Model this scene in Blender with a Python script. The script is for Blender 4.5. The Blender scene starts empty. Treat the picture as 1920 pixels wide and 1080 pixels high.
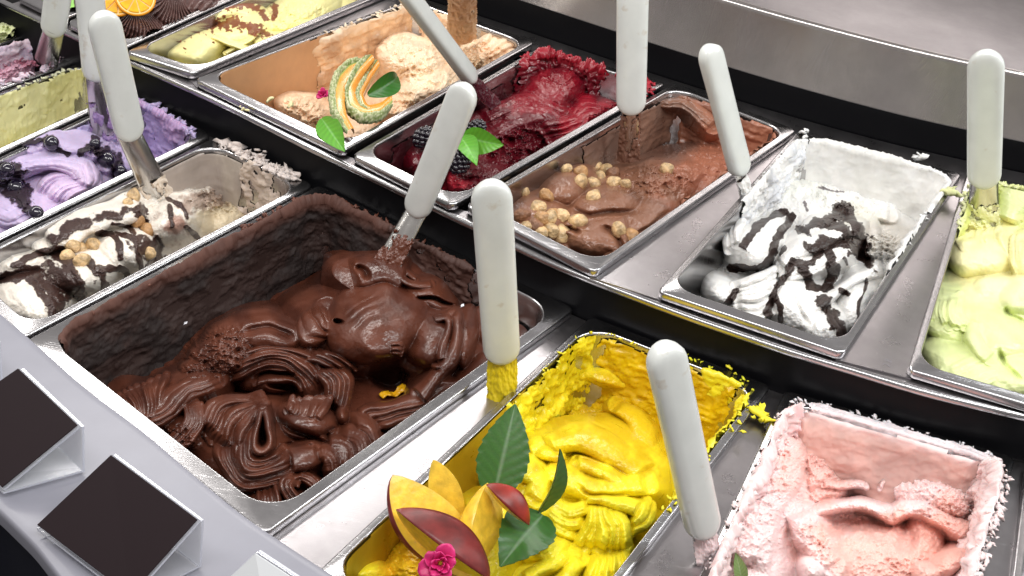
import bpy, math, random
import numpy as np
from mathutils import Vector, Matrix
random.seed(7)
RNG = np.random.default_rng(7)
SC = bpy.context.scene
COL = SC.collection

# ------------------------------------------------------------------ camera
FPX, CH, PITCH, ROLL = 2495.0, 0.636, 0.577, 0.163
BACK = 0.045            # height of the back tier above the front tier
_c, _s = math.cos(PITCH), math.sin(PITCH)
_f = np.array([0, _c, -_s]); _r0 = np.array([1., 0, 0]); _u0 = np.cross(_r0, _f)
_cr, _sr = math.cos(ROLL), math.sin(ROLL)
CR = _cr * _r0 + _sr * _u0
CU = -_sr * _r0 + _cr * _u0
CF = _f
CP = np.array([0, 0, CH])
cd = bpy.data.cameras.new('camera'); cam = bpy.data.objects.new('camera', cd); COL.objects.link(cam)
cd.sensor_width = 36; cd.lens = FPX / 1920 * 36; cd.clip_start = .02; cd.clip_end = 100
cam.matrix_world = Matrix(((CR[0], CU[0], -CF[0], CP[0]), (CR[1], CU[1], -CF[1], CP[1]), (CR[2], CU[2], -CF[2], CP[2]), (0, 0, 0, 1)))
SC.camera = cam
# ------------------------------------------------------------------ light
w = bpy.data.worlds.new('World'); SC.world = w; w.use_nodes = True
w.node_tree.nodes['Background'].inputs[0].default_value = (.86, .82, .80, 1)
w.node_tree.nodes['Background'].inputs[1].default_value = .32
def area(name, loc, target, sx, sy, power, color=(1, 1, 1)):
    l = bpy.data.lights.new(name, 'AREA'); l.shape = 'RECTANGLE'; l.size = sx; l.size_y = sy; l.energy = power; l.color = color
    o = bpy.data.objects.new(name, l); COL.objects.link(o); o.location = loc
    d = Vector(target) - Vector(loc); o.rotation_euler = d.to_track_quat('-Z', 'Y').to_euler()
    return o
area('display_lamp', (-.55, 1.55, .85), (0, .95, 0), 2.4, .08, 11.0, (1, .97, .93))
area('display_lamp', (.1, .35, 1.25), (0.05, 1.0, 0), 1.7, .34, 14.0, (1, .985, .97))
area('display_lamp', (1.15, 1.1, .9), (.2, .95, 0), .12, 1.3, 7.5, (.96, 1, 1))
SC.view_settings.view_transform = 'Standard'; SC.view_settings.look = 'None'
SC.view_settings.exposure = 0.45; SC.view_settings.gamma = 1
SC.cycles.max_bounces = 8; SC.cycles.caustics_reflective = False; SC.cycles.caustics_refractive = False
SC.cycles.use_denoising = True

# ------------------------------------------------------------------ helpers: projection
def proj(P):
    d = P - CP
    z = d @ CF
    return 960 + FPX * (d @ CR) / z, 540 - FPX * (d @ CU) / z
def at(px, py, z=0.):
    d = CF + (px - 960) / FPX * CR - (py - 540) / FPX * CU
    return CP + (z - CP[2]) / d[2] * d
# ------------------------------------------------------------------ helpers: noise
_perm = RNG.permutation(256); _perm = np.concatenate([_perm, _perm, _perm])
_ga = RNG.random(256) * 2 * np.pi
_gx, _gy = np.cos(_ga).astype(np.float32), np.sin(_ga).astype(np.float32)
def n2(x, y, seed=0):
    x = (np.asarray(x, np.float64) + seed * 17.31); y = (np.asarray(y, np.float64) - seed * 9.77)
    fx_ = np.floor(x); fy_ = np.floor(y); xf = (x - fx_).astype(np.float32); yf = (y - fy_).astype(np.float32)
    xi = fx_.astype(np.int32); yi = fy_.astype(np.int32)
    u = xf * xf * xf * (xf * (xf * 6 - 15) + 10); v = yf * yf * yf * (yf * (yf * 6 - 15) + 10)
    def g(ix, iy, fx, fy):
        h = _perm[_perm[ix & 255] + (iy & 255)]
        return _gx[h] * fx + _gy[h] * fy
    a = g(xi, yi, xf, yf); b = g(xi + 1, yi, xf - 1, yf); c = g(xi, yi + 1, xf, yf - 1); d = g(xi + 1, yi + 1, xf - 1, yf - 1)
    return ((a + (b - a) * u) + ((c + (d - c) * u) - (a + (b - a) * u)) * v) * 1.5
def fbm(x, y, o=4, seed=0, gain=.5):
    s = 0; a = 1; t = 0
    for k in range(o):
        s = s + a * n2(x * 2 ** k, y * 2 ** k, seed + k * 3.1); t += a; a *= gain
    return s / t
def ridged(x, y, o=4, seed=0):
    s = 0; a = 1; t = 0
    for k in range(o):
        s = s + a * (1 - np.abs(n2(x * 2 ** k, y * 2 ** k, seed + k * 3.1)) * 2); t += a; a *= .5
    return s / t
def smax(a, b, k):
    h = np.clip(.5 + .5 * (a - b) / k, 0, 1)
    return b + (a - b) * h + k * h * (1 - h)
def sstep(a, b, x):
    t = np.clip((x - a) / (b - a), 0, 1); return t * t * (3 - 2 * t)
def blur(Z, n):
    for ax in (0, 1):
        for _ in range(2):
            P = np.pad(Z, [(n, n) if i == ax else (0, 0) for i in range(2)], mode='edge')
            C = np.cumsum(P, axis=ax)
            C = np.concatenate([np.zeros_like(np.take(C, [0], ax)), C], ax)
            k = 2 * n + 1
            Z = (np.take(C, range(k, C.shape[ax]), ax) - np.take(C, range(0, C.shape[ax] - k), ax)) / k
    return Z
# ------------------------------------------------------------------ helpers: meshes
def mesh_obj(name, V, F, mat, parent=None, smooth=True, cols=None, mats=None, fm=None):
    V = np.asarray(V, float)
    me = bpy.data.meshes.new(name)
    if isinstance(F, np.ndarray):
        me.vertices.add(len(V)); me.vertices.foreach_set('co', V.ravel())
        n = F.shape[1]
        me.loops.add(F.size); me.loops.foreach_set('vertex_index', F.ravel().astype(np.int32))
        me.polygons.add(len(F)); me.polygons.foreach_set('loop_start', (np.arange(len(F)) * n).astype(np.int32))
        me.update(calc_edges=True)
    elif isinstance(F, dict):       # mixed quads and triangles
        q, t = F['q'], F['t']
        me.vertices.add(len(V)); me.vertices.foreach_set('co', V.ravel())
        fl = np.concatenate([q.ravel(), t.ravel()]).astype(np.int32)
        me.loops.add(len(fl)); me.loops.foreach_set('vertex_index', fl)
        me.polygons.add(len(q) + len(t))
        me.polygons.foreach_set('loop_start', np.concatenate([np.arange(len(q)) * 4, q.size + np.arange(len(t)) * 3]).astype(np.int32))
        me.update(calc_edges=True)
    else:
        me.from_pydata([tuple(v) for v in V], [], [tuple(int(i) for i in f) for f in F])
    if cols is not None:
        a = me.color_attributes.new('Col', 'FLOAT_COLOR', 'POINT')
        c = np.ones((len(V), 4)); c[:, :cols.shape[1]] = cols
        a.data.foreach_set('color', c.ravel())
    me.polygons.foreach_set('use_smooth', [smooth] * len(me.polygons))
    for m in (mats or [mat]): me.materials.append(m)
    if fm is not None: me.polygons.foreach_set('material_index', np.asarray(fm, np.int32))
    me.validate(); me.update()
    o = bpy.data.objects.new(name, me); COL.objects.link(o)
    if parent is not None: o.parent = parent
    return o
def recenter(o):
    V = np.empty(len(o.data.vertices) * 3); o.data.vertices.foreach_get('co', V); V = V.reshape(-1, 3)
    c = np.array([(V[:, 0].min() + V[:, 0].max()) / 2, (V[:, 1].min() + V[:, 1].max()) / 2, V[:, 2].min()])
    o.data.vertices.foreach_set('co', (V - c).ravel()); o.location = Vector(c); o.data.update()
    return o
def empty(name, loc):
    o = bpy.data.objects.new(name, None); COL.objects.link(o); o.location = loc; o.empty_display_size = .02; return o
def tag(o, label, cat, group=None, kind=None):
    if label: o['label'] = label
    if cat: o['category'] = cat
    if group: o['group'] = group
    if kind: o['kind'] = kind
    return o
def struct(o, label=None):
    o['kind'] = 'structure'
    if label: o['label'] = label
    return o
def under(parent, o):
    """parent a world-space mesh to an empty, keeping its place"""
    o.parent = parent
    o.matrix_parent_inverse = Matrix.Translation(parent.location).inverted()
    return o
def grid_faces(nu, nv, off=0):
    i = np.arange(nu - 1)[:, None]; j = np.arange(nv - 1)[None, :]
    a = (i * nv + j); return np.stack([a, a + nv, a + nv + 1, a + 1], -1).reshape(-1, 4) + off
def loft(rings, close=True, cap0=False, cap1=False):
    """rings: list of (n,3)"""
    n = len(rings[0]); V = np.concatenate(rings); F = []
    for k in range(len(rings) - 1):
        for i in range(n if close else n - 1):
            j = (i + 1) % n
            F.append((k * n + i, k * n + j, (k + 1) * n + j, (k + 1) * n + i))
    if cap0: F.append(tuple(range(n - 1, -1, -1)))
    if cap1: F.append(tuple(range((len(rings) - 1) * n, len(rings) * n)))
    return V, F
def merge(parts):
    V = []; F = []; o = 0
    for v, f in parts:
        V.append(np.asarray(v, float)); F += [tuple(i + o for i in q) for q in f]; o += len(v)
    return np.concatenate(V), F

# ------------------------------------------------------------------ materials
def nodes(name):
    m = bpy.data.materials.new(name); m.use_nodes = True; nt = m.node_tree
    return m, nt, nt.nodes['Principled BSDF']
def N(nt, t, **k):
    n = nt.nodes.new(t)
    for a, b in k.items():
        if a in n.inputs: n.inputs[a].default_value = b
        else: setattr(n, a, b)
    return n
def noise_bump(nt, b, scale, strength, dist=.001, coord='Object', detail=4):
    tc = N(nt, 'ShaderNodeTexCoord'); no = N(nt, 'ShaderNodeTexNoise'); no.inputs['Scale'].default_value = scale; no.inputs['Detail'].default_value = detail
    bu = N(nt, 'ShaderNodeBump'); bu.inputs['Strength'].default_value = strength; bu.inputs['Distance'].default_value = dist
    nt.links.new(tc.outputs[coord], no.inputs['Vector']); nt.links.new(no.outputs[0], bu.inputs['Height']); nt.links.new(bu.outputs[0], b.inputs['Normal'])
    return tc, no, bu
def gel_mat(name, rough=.42, sss=0., spec=.5, bump=.35, bscale=260, coat=0., radius=(1, .6, .4), rvar=.12):
    m, nt, b = nodes(name)
    at_ = N(nt, 'ShaderNodeVertexColor', layer_name='Col')
    tc, no, bu = noise_bump(nt, b, bscale, bump, .0004, detail=4)
    n2_ = N(nt, 'ShaderNodeTexNoise'); n2_.inputs['Scale'].default_value = 60; n2_.inputs['Detail'].default_value = 5
    nt.links.new(tc.outputs['Object'], n2_.inputs['Vector'])
    mr = N(nt, 'ShaderNodeMapRange'); mr.inputs['From Min'].default_value = .3; mr.inputs['From Max'].default_value = .7
    mr.inputs['To Min'].default_value = rough - rvar; mr.inputs['To Max'].default_value = rough + rvar
    nt.links.new(n2_.outputs[0], mr.inputs['Value'])
    dr = N(nt, 'ShaderNodeMath', operation='MULTIPLY_ADD'); dr.inputs[1].default_value = -.42; dr.inputs[2].default_value = .42
    nt.links.new(at_.outputs['Alpha'], dr.inputs[0]); ad = N(nt, 'ShaderNodeMath', operation='ADD', use_clamp=True)
    nt.links.new(dr.outputs[0], ad.inputs[0]); nt.links.new(mr.outputs[0], ad.inputs[1]); nt.links.new(ad.outputs[0], b.inputs['Roughness'])
    if coat:
        cw = N(nt, 'ShaderNodeMath', operation='MULTIPLY'); cw.inputs[1].default_value = coat; nt.links.new(at_.outputs['Alpha'], cw.inputs[0]); nt.links.new(cw.outputs[0], b.inputs['Coat Weight'])
    hs = N(nt, 'ShaderNodeMapRange'); hs.inputs['From Min'].default_value = .25; hs.inputs['From Max'].default_value = .75
    hs.inputs['To Min'].default_value = .9; hs.inputs['To Max'].default_value = 1.1
    nt.links.new(n2_.outputs[0], hs.inputs['Value'])
    mx = N(nt, 'ShaderNodeVectorMath', operation='MULTIPLY')
    nt.links.new(at_.outputs[0], mx.inputs[0]); nt.links.new(hs.outputs[0], mx.inputs[1])
    nt.links.new(mx.outputs[0], b.inputs['Base Color'])
    b.inputs['Specular IOR Level'].default_value = spec
    if sss:
        b.inputs['Subsurface Weight'].default_value = sss; b.inputs['Subsurface Radius'].default_value = radius; b.inputs['Subsurface Scale'].default_value = .004
    if coat:
        b.inputs['Coat Weight'].default_value = coat; b.inputs['Coat Roughness'].default_value = .12
    return m
def steel(name, base=.62, rough=.24, tint=(1, .98, 1.0), smudge=.1, brush=None):
    m, nt, b = nodes(name)
    b.inputs['Metallic'].default_value = 1
    b.inputs['Base Color'].default_value = (base * tint[0], base * tint[1], base * tint[2], 1)
    tc = N(nt, 'ShaderNodeTexCoord'); mp = N(nt, 'ShaderNodeMapping'); mp.inputs['Rotation'].default_value = (0, 0, .6)
    mp.inputs['Scale'].default_value = (1, 60, 1) if brush is None else brush
    no = N(nt, 'ShaderNodeTexNoise'); no.inputs['Scale'].default_value = 25; no.inputs['Detail'].default_value = 6
    nt.links.new(tc.outputs['Object'], mp.inputs[0]); nt.links.new(mp.outputs[0], no.inputs['Vector'])
    n2_ = N(nt, 'ShaderNodeTexNoise'); n2_.inputs['Scale'].default_value = 30; n2_.inputs['Detail'].default_value = 6; n2_.inputs['Roughness'].default_value = .65
    nt.links.new(tc.outputs['Object'], n2_.inputs['Vector'])
    ad = N(nt, 'ShaderNodeMath', operation='MULTIPLY_ADD'); ad.inputs[1].default_value = smudge * 2; ad.inputs[2].default_value = rough - smudge
    nt.links.new(n2_.outputs[0], ad.inputs[0]); nt.links.new(ad.outputs[0], b.inputs['Roughness'])
    bu = N(nt, 'ShaderNodeBump'); bu.inputs['Strength'].default_value = .12; bu.inputs['Distance'].default_value = .0004
    nt.links.new(no.outputs[0], bu.inputs['Height'])
    # fine scratches in three directions
    last = bu
    for rz, sc in ((.3, (9, 260, 9)), (1.5, (12, 330, 12)), (2.4, (7, 300, 7))):
        m2 = N(nt, 'ShaderNodeMapping'); m2.inputs['Rotation'].default_value = (0, 0, rz); m2.inputs['Scale'].default_value = sc
        q = N(nt, 'ShaderNodeTexNoise'); q.inputs['Scale'].default_value = 3; q.inputs['Detail'].default_value = 2
        r_ = N(nt, 'ShaderNodeMapRange'); r_.inputs['From Min'].default_value = .66; r_.inputs['From Max'].default_value = .72
        b2 = N(nt, 'ShaderNodeBump'); b2.inputs['Strength'].default_value = .13; b2.inputs['Distance'].default_value = .0003
        nt.links.new(tc.outputs['Object'], m2.inputs[0]); nt.links.new(m2.outputs[0], q.inputs['Vector']); nt.links.new(q.outputs[0], r_.inputs['Value'])
        nt.links.new(r_.outputs[0], b2.inputs['Height']); nt.links.new(last.outputs[0], b2.inputs['Normal']); last = b2
    nt.links.new(last.outputs[0], b.inputs['Normal'])
    # mottled tone painted into the base colour in place of varied reflections
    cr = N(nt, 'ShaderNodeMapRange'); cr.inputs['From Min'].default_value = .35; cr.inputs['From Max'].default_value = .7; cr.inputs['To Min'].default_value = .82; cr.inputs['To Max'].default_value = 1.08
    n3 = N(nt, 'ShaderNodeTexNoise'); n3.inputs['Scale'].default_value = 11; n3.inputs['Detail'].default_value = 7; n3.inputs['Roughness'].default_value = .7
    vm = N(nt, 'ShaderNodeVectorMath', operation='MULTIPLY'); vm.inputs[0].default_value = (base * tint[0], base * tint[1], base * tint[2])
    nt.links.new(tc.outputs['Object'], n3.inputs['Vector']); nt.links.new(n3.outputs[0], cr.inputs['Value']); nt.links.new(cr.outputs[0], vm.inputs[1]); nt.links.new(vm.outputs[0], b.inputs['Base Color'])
    return m
def plain(name, col, rough=.5, metal=0., bump=0, bscale=200, coat=0, trans=0, spec=.5, sss=0, var=0.):
    m, nt, b = nodes(name)
    b.inputs['Base Color'].default_value = (*col, 1); b.inputs['Roughness'].default_value = rough; b.inputs['Metallic'].default_value = metal
    b.inputs['Coat Weight'].default_value = coat; b.inputs['Transmission Weight'].default_value = trans; b.inputs['Specular IOR Level'].default_value = spec
    if sss:
        b.inputs['Subsurface Weight'].default_value = sss; b.inputs['Subsurface Radius'].default_value = (1, 1, 1); b.inputs['Subsurface Scale'].default_value = .004
    if bump: noise_bump(nt, b, bscale if bscale > 20 else 2.2, bump, .001 if bscale > 20 else .004, detail=4 if bscale > 20 else 2)
    if var:
        tc = N(nt, 'ShaderNodeTexCoord'); no = N(nt, 'ShaderNodeTexNoise'); no.inputs['Scale'].default_value = bscale * (.5 if bscale > 20 else .28); no.inputs['Detail'].default_value = 6
        cr = N(nt, 'ShaderNodeValToRGB'); cr.color_ramp.elements[0].position = .3; cr.color_ramp.elements[1].position = .7
        cr.color_ramp.elements[0].color = (*[c * (1 - var) for c in col], 1); cr.color_ramp.elements[1].color = (*[min(1, c * (1 + var)) for c in col], 1)
        nt.links.new(tc.outputs['Object'], no.inputs['Vector']); nt.links.new(no.outputs[0], cr.inputs[0]); nt.links.new(cr.outputs[0], b.inputs['Base Color'])
    return m
def colmat(name, rough=.45, bump=.2, bscale=300, sss=0, coat=0):
    return gel_mat(name, rough, sss, .5, bump, bscale, coat)

M_STEEL = steel('pan_steel', .50, .24)
M_DECK = steel('deck_steel', .42, .30, (1, .95, .98), .12)
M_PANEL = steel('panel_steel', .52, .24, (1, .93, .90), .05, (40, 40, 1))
M_BLACK = plain('black_trim', (.004, .004, .005), .42, bump=.05, spec=.12)
M_LEDGE = plain('white_ledge_paint', (.245, .245, .285), .35, bump=.05, bscale=90, var=.03)
M_HANDLE = plain('white_plastic', (.66, .68, .655), .26, bump=.05, bscale=90, coat=.35, sss=.15, var=.05)
_nt = M_HANDLE.node_tree; _b = _nt.nodes['Principled BSDF']; _src = _b.inputs['Base Color'].links[0].from_socket
_tc = N(_nt, 'ShaderNodeTexCoord'); _no = N(_nt, 'ShaderNodeTexNoise'); _no.inputs['Scale'].default_value = 75; _no.inputs['Detail'].default_value = 3
_mr = N(_nt, 'ShaderNodeMapRange'); _mr.inputs['From Min'].default_value = .66; _mr.inputs['From Max'].default_value = .74; _mr.inputs['To Max'].default_value = .45
_mx = N(_nt, 'ShaderNodeMix', data_type='RGBA'); _mx.inputs[7].default_value = (.50, .42, .32, 1)
_nt.links.new(_tc.outputs['Object'], _no.inputs['Vector']); _nt.links.new(_no.outputs[0], _mr.inputs['Value']); _nt.links.new(_mr.outputs[0], _mx.inputs[0]); _nt.links.new(_src, _mx.inputs[6]); _nt.links.new(_mx.outputs[2], _b.inputs['Base Color'])
M_BLADE = steel('spatula_steel', .60, .2, (1, .97, .93), .08, (60, 60, 3))
M_CARD = plain('dark_card', (.016, .009, .011), .55, bump=.03, spec=.15)
M_ACRYL, _nt, _b = nodes('clear_acrylic')
_b.inputs['Transmission Weight'].default_value = 0; _b.inputs['Roughness'].default_value = .05; _b.inputs['Base Color'].default_value = (.85, .87, .92, 1)
_t = _nt.nodes.new('ShaderNodeBsdfTransparent'); _mx = _nt.nodes.new('ShaderNodeMixShader'); _lw = _nt.nodes.new('ShaderNodeLayerWeight'); _lw.inputs[0].default_value = .25
_ma = N(_nt, 'ShaderNodeMath', operation='MULTIPLY_ADD'); _ma.inputs[1].default_value = .55; _ma.inputs[2].default_value = .10
_nt.links.new(_lw.outputs['Fresnel'], _ma.inputs[0]); _nt.links.new(_ma.outputs[0], _mx.inputs[0]); _nt.links.new(_t.outputs[0], _mx.inputs[1]); _nt.links.new(_b.outputs[0], _mx.inputs[2])
_nt.links.new(_mx.outputs[0], _nt.nodes['Material Output'].inputs['Surface'])
M_AEDGE = plain('acrylic_edge', (.62, .64, .72), .25, trans=.3)  # pale colour stands in for the bright glow along acrylic edges

# ------------------------------------------------------------------ pans
def rrect(w, L, s, e, r, nc=8, ns=14):
    """rounded rectangle inset s at the sides, e at the ends: local points and inward normals, from front-left counter-clockwise"""
    x0, x1, y0, y1 = s, w - s, e, L - e
    P = []; Nn = []
    def side(a, b, n):
        for k in range(ns):
            t = k / ns; P.append((a[0] + (b[0] - a[0]) * t, a[1] + (b[1] - a[1]) * t)); Nn.append(n)
    def corner(cx, cy, a0):
        for k in range(nc):
            a = a0 + (math.pi / 2) * k / nc; P.append((cx + r * math.cos(a), cy + r * math.sin(a))); Nn.append((-math.cos(a), -math.sin(a)))
    corner(x0 + r, y0 + r, math.pi); side((x0 + r, y0), (x1 - r, y0), (0, 1))
    corner(x1 - r, y0 + r, -math.pi / 2); side((x1, y0 + r), (x1, y1 - r), (-1, 0))
    corner(x1 - r, y1 - r, 0); side((x1 - r, y1), (x0 + r, y1), (0, -1))
    corner(x0 + r, y1 - r, math.pi / 2); side((x0, y1 - r), (x0, y0 + r), (1, 0))
    return np.array(P), np.array(Nn)
class Pan:
    def __init__(s, px, tier, side=.0065, end=.0125, rad=.024, depth=.11, tilt=0):
        s.z = BACK if tier else 0.
        s.Q = np.array([at(a, b, s.z) for a, b in px])
        s.w = (np.linalg.norm(s.Q[1] - s.Q[0]) + np.linalg.norm(s.Q[2] - s.Q[3])) / 2
        s.L = (np.linalg.norm(s.Q[3] - s.Q[0]) + np.linalg.norm(s.Q[2] - s.Q[1])) / 2
        s.side, s.end, s.rad, s.depth = side, end, rad, depth
    def map(s, P, z=0.):
        u = P[..., 0] / s.w; v = P[..., 1] / s.L
        Q = s.Q
        X = ((1 - u) * (1 - v))[..., None] * Q[0] + (u * (1 - v))[..., None] * Q[1] + (u * v)[..., None] * Q[2] + ((1 - u) * v)[..., None] * Q[3]
        X = X.copy(); X[..., 2] = s.z + z
        return X
    def build(s, label):
        R = []
        def ring(sd, e, r, z, ): R.append(s.map(rrect(s.w, s.L, sd, e, max(r, .001))[0], z))
        ro = .007
        ring(.0004, .0004, ro, -.0075); ring(0, 0, ro, -.0068); ring(0, 0, ro, -.0016); ring(.0005, .0005, ro, -.0005); ring(.0016, .0016, ro, 0)
        a, b, r = s.side, s.end, s.rad
        ring(a - .0016, b - .0016, r, 0.0); ring(a - .0010, b - .0010, r, .0005); ring(a - .0003, b - .0003, r, .0004); ring(a + .0003, b + .0003, r, -.0008); ring(a + .0007, b + .0007, r, -.003)
        for t in (.3, .6, .9): ring(a + .001 + .006 * t, b + .001 + .006 * t, r, -.003 - (s.depth - .01) * t)
        ring(a + .012, b + .012, r, -s.depth); ring(a + .03, b + .03, r * .5, -s.depth - .001)
        V, F = loft(R, cap1=True)
        o = mesh_obj('steel_pan', V, F, M_STEEL)
        # dent the lip a little so that the edge is not ruler-straight
        tag(o, label, 'pan', 'steel gelato pans in the counter')
        return recenter(o)

PANS = {
 'choc':   Pan([(47, 638), (497, 1001), (1079, 578), (598, 346)], 0, side=.0095, end=.014, rad=.03),
 'nut':    Pan([(-98, 503), (42, 633), (590, 346), (402, 257)], 0),
 'purple': Pan([(-230, 402), (-104, 498), (398, 254), (258, 172)], 0),
 'lemon':  Pan([(-300, 281), (-236, 396), (250, 170), (165, 112)], 0),
 'mauve':  Pan([(-330, 200), (-302, 276), (157, 110), (80, 60)], 0),
 'pale':   Pan([(-340, 150), (-328, 196), (74, 57), (20, 27)], 0),
 'yellow': Pan([(570, 1094), (1010, 1290), (1447, 723), (1108, 592)], 0, end=.014, rad=.027),
 'pink':   Pan([(1215, 1290), (1745, 1420), (1905, 857), (1472, 730)], 0, end=.014, rad=.027),
 'last':   Pan([(1868, 1330), (2230, 1400), (2290, 960), (1925, 864)], 0, end=.014, rad=.027),
 'mint':   Pan([(30, -10), (120, 35), (430, -100), (330, -140)], 1),
 'orange': Pan([(126, 40), (229, 91), (585, -70), (460, -110)], 1),
 'custard':Pan([(236, 96), (362, 137), (752, -26), (600, -74)], 1),
 'cant':   Pan([(364, 147), (643, 282), (1004, 78), (777, -6)], 1, side=.0065),
 'berry':  Pan([(660, 289), (849, 384), (1250, 155), (1012, 87)], 1),
 'haz':    Pan([(872, 384), (1117, 509), (1495, 243), (1266, 154)], 1),
 'white':  Pan([(1233, 545), (1582, 663), (1805, 325), (1494, 246)], 1),
 'green':  Pan([(1703, 692), (2070, 800), (2170, 400), (1814, 322)], 1),
}
if 0:
    for k, p in PANS.items(): print('PAN', k, round(p.w, 3), round(p.L, 3))
PLAB = {
 'choc': 'widest steel pan, holding dark chocolate gelato, front row centre',
 'nut': 'steel pan holding cream gelato with chocolate sauce, left of the wide chocolate pan',
 'purple': 'steel pan holding purple blueberry gelato on the left side',
 'lemon': 'nearly empty steel pan with pale lemon gelato smears, above the purple one',
 'mauve': 'steel pan of pink mauve gelato at the left edge beside a white spatula',
 'pale': 'steel pan at the far top left corner with a pale green edge of gelato',
 'yellow': 'steel pan holding bright yellow gelato, right of the wide chocolate pan',
 'pink': 'steel pan holding pink gelato at the lower right corner',
 'last': 'steel pan just entering the picture at the lower right, right of the pink one',
 'mint': 'steel pan of bright green gelato at the top left edge',
 'orange': 'steel pan of dark chocolate gelato with orange slices at the top',
 'custard': 'steel pan of pale yellow gelato dusted with cinnamon in the back row',
 'cant': 'steel pan half emptied of peach coloured gelato with melon slices',
 'berry': 'steel pan of dark red berry sorbet in the back row',
 'haz': 'steel pan of milk chocolate gelato with hazelnuts in the back row',
 'white': 'steel pan of white gelato with black chocolate sauce in the back row',
 'green': 'steel pan of pale green gelato at the right edge',
}
for k, p in PANS.items(): p.obj = p.build(PLAB[k])

# ------------------------------------------------------------------ counter
def strip(name, A, B, mat, thick=.002, label=None):
    """a sheet between two polylines (same length), with thickness"""
    A = np.array(A); B = np.array(B); n = len(A); dz = np.array([0, 0, thick])
    V = np.concatenate([A, B, A - dz, B - dz]); F = []
    for i in range(n - 1):
        F += [(i, i + 1, n + i + 1, n + i), (2 * n + i, 3 * n + i, 3 * n + i + 1, 2 * n + i + 1), (i, 2 * n + i, 2 * n + i + 1, i + 1), (n + i, n + i + 1, 3 * n + i + 1, 3 * n + i)]
    F += [(0, n, 3 * n, 2 * n), (n - 1, 3 * n - 1, 4 * n - 1, 2 * n - 1)]
    return mesh_obj(name, V, F, mat, smooth=False)
def resample(pts, n=60):
    P = np.array(pts, float); d = np.r_[0, np.cumsum(np.linalg.norm(np.diff(P, axis=0), axis=1))]
    t = np.linspace(0, d[-1], n); Q = np.stack([np.interp(t, d, P[:, k]) for k in range(P.shape[1])], 1)
    for _ in range(3): Q[1:-1] = (Q[:-2] + 2 * Q[1:-1] + Q[2:]) / 4
    return Q
STEP = [(-120, -60), (0, 0), (80, 38), (160, 76), (242, 114), (305, 142), (420, 194), (600, 285), (675, 320), (813, 387), (1040, 495), (1110, 523), (1237, 572), (1284, 590), (1500, 664), (1565, 682), (1740, 736), (1842, 760), (1920, 779), (2150, 830)]
FBACK = [(-120, -10), (0, 52), (80, 78), (160, 111), (277, 168), (400, 240), (467, 277), (600, 344), (640, 362), (860, 462), (1079, 574), (1140, 583), (1240, 628), (1340, 668), (1447, 716), (1560, 747), (1740, 805), (1830, 832), (1920, 852), (2150, 900)]
def off(P, d):
    """offset polyline sideways (d>0: away from the camera)"""
    T = np.gradient(P, axis=0); T /= np.linalg.norm(T, axis=1)[:, None]
    return P + np.stack([-T[:, 1], T[:, 0], 0 * T[:, 0]], 1) * d
step = resample([at(a, b, BACK - .009) for a, b in STEP], 90)
fback = resample([at(a, b, -.004) for a, b in FBACK], 90)
def pan_side(names, ends, inset):
    """polyline through the pans' front (0,1) or back (3,2) corners, moved inside by inset"""
    out = []
    for n in names:
        p = PANS[n]; a, b = (p.Q[0], p.Q[1]) if ends == 'front' else (p.Q[3], p.Q[2])
        q, r = (p.Q[3], p.Q[2]) if ends == 'front' else (p.Q[0], p.Q[1])
        for s, t in ((a, q), (b, r)):
            d = (t - s) / np.linalg.norm(t - s); out.append(s + d * inset)
    return np.array(out)
def cross_strip(name, inner, outer, z, mat, label=None, dense=120):
    I = resample(inner, dense); I[:, 2] = z
    # nearest point on the outer line for each inner point, in order
    O = []
    for p in I:
        k = np.linalg.norm(outer[:, :2] - p[:2], axis=1).argmin(); O.append(outer[k])
    O = np.array(O); O[:, 2] = z
    for _ in range(6): O[1:-1] = (O[:-2] + O[1:-1] * 2 + O[2:]) / 4
    return strip(name, I, O, mat, .003)
BROW = ['mint', 'orange', 'custard', 'cant', 'berry', 'haz', 'white', 'green']
FROW = ['pale', 'mauve', 'lemon', 'purple', 'nut', 'choc', 'yellow', 'pink', 'last']
stepd = resample(step, 900); fbackd = resample(fback, 900)
BE = [(300, -150), (600, -60), (900, 30), (1031, 74), (1137, 110), (1244, 145), (1420, 200), (1538, 234), (1680, 272), (1810, 301), (1920, 325), (2200, 380)]
bend = resample([at(a, b, BACK - .0095) for a, b in BE], 900)
o = cross_strip('back_tier_front_edge', pan_side(BROW, 'front', .009), off(stepd, .0012), BACK - .0095, M_DECK); struct(o)
o = cross_strip('back_tier_rear_edge', pan_side(BROW, 'back', .009), bend, BACK - .0095, M_DECK); struct(o)
o = cross_strip('front_tier_rear_edge', pan_side(FROW, 'back', .009), off(fbackd, -.0012), -.0095, M_DECK); struct(o)
# rolled front lip of the back tier and its black riser
def roll(name, line, z, r, mat, back=.004):
    prof = [(back, 0), (r, 0), (r * .3, -r * .12), (0, -r * .45), (-.0002, -r), (0, -r * 1.6), (r * .4, -r * 2.0)]
    V, F = loft([np.array(off(line, a)) * [1, 1, 0] + [0, 0, z + b] for a, b in prof], close=False)
    return mesh_obj(name, V, F, mat)
struct(roll('back_tier_lip', step, BACK - .0090, .0032, M_STEEL))
struct(roll('front_tier_lip', off(fback, .0)[::-1], -.0090, .0016, M_DECK))
def wall(name, line, z0, z1, mat, thick=.003, bow=0):
    A = np.array(line) * [1, 1, 0] + [0, 0, z1]; B = off(np.array(line), -bow) * [1, 1, 0] + [0, 0, z0]
    A2 = off(np.array(line), thick) * [1, 1, 0] + [0, 0, z1]; B2 = off(np.array(line), thick) * [1, 1, 0] + [0, 0, z0]
    V, F = loft([B, A, A2, B2], close=False)
    return mesh_obj(name, V, F, mat, smooth=False)
struct(wall('riser', off(step, .0030), -.14, BACK - .0150, M_BLACK))
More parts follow.
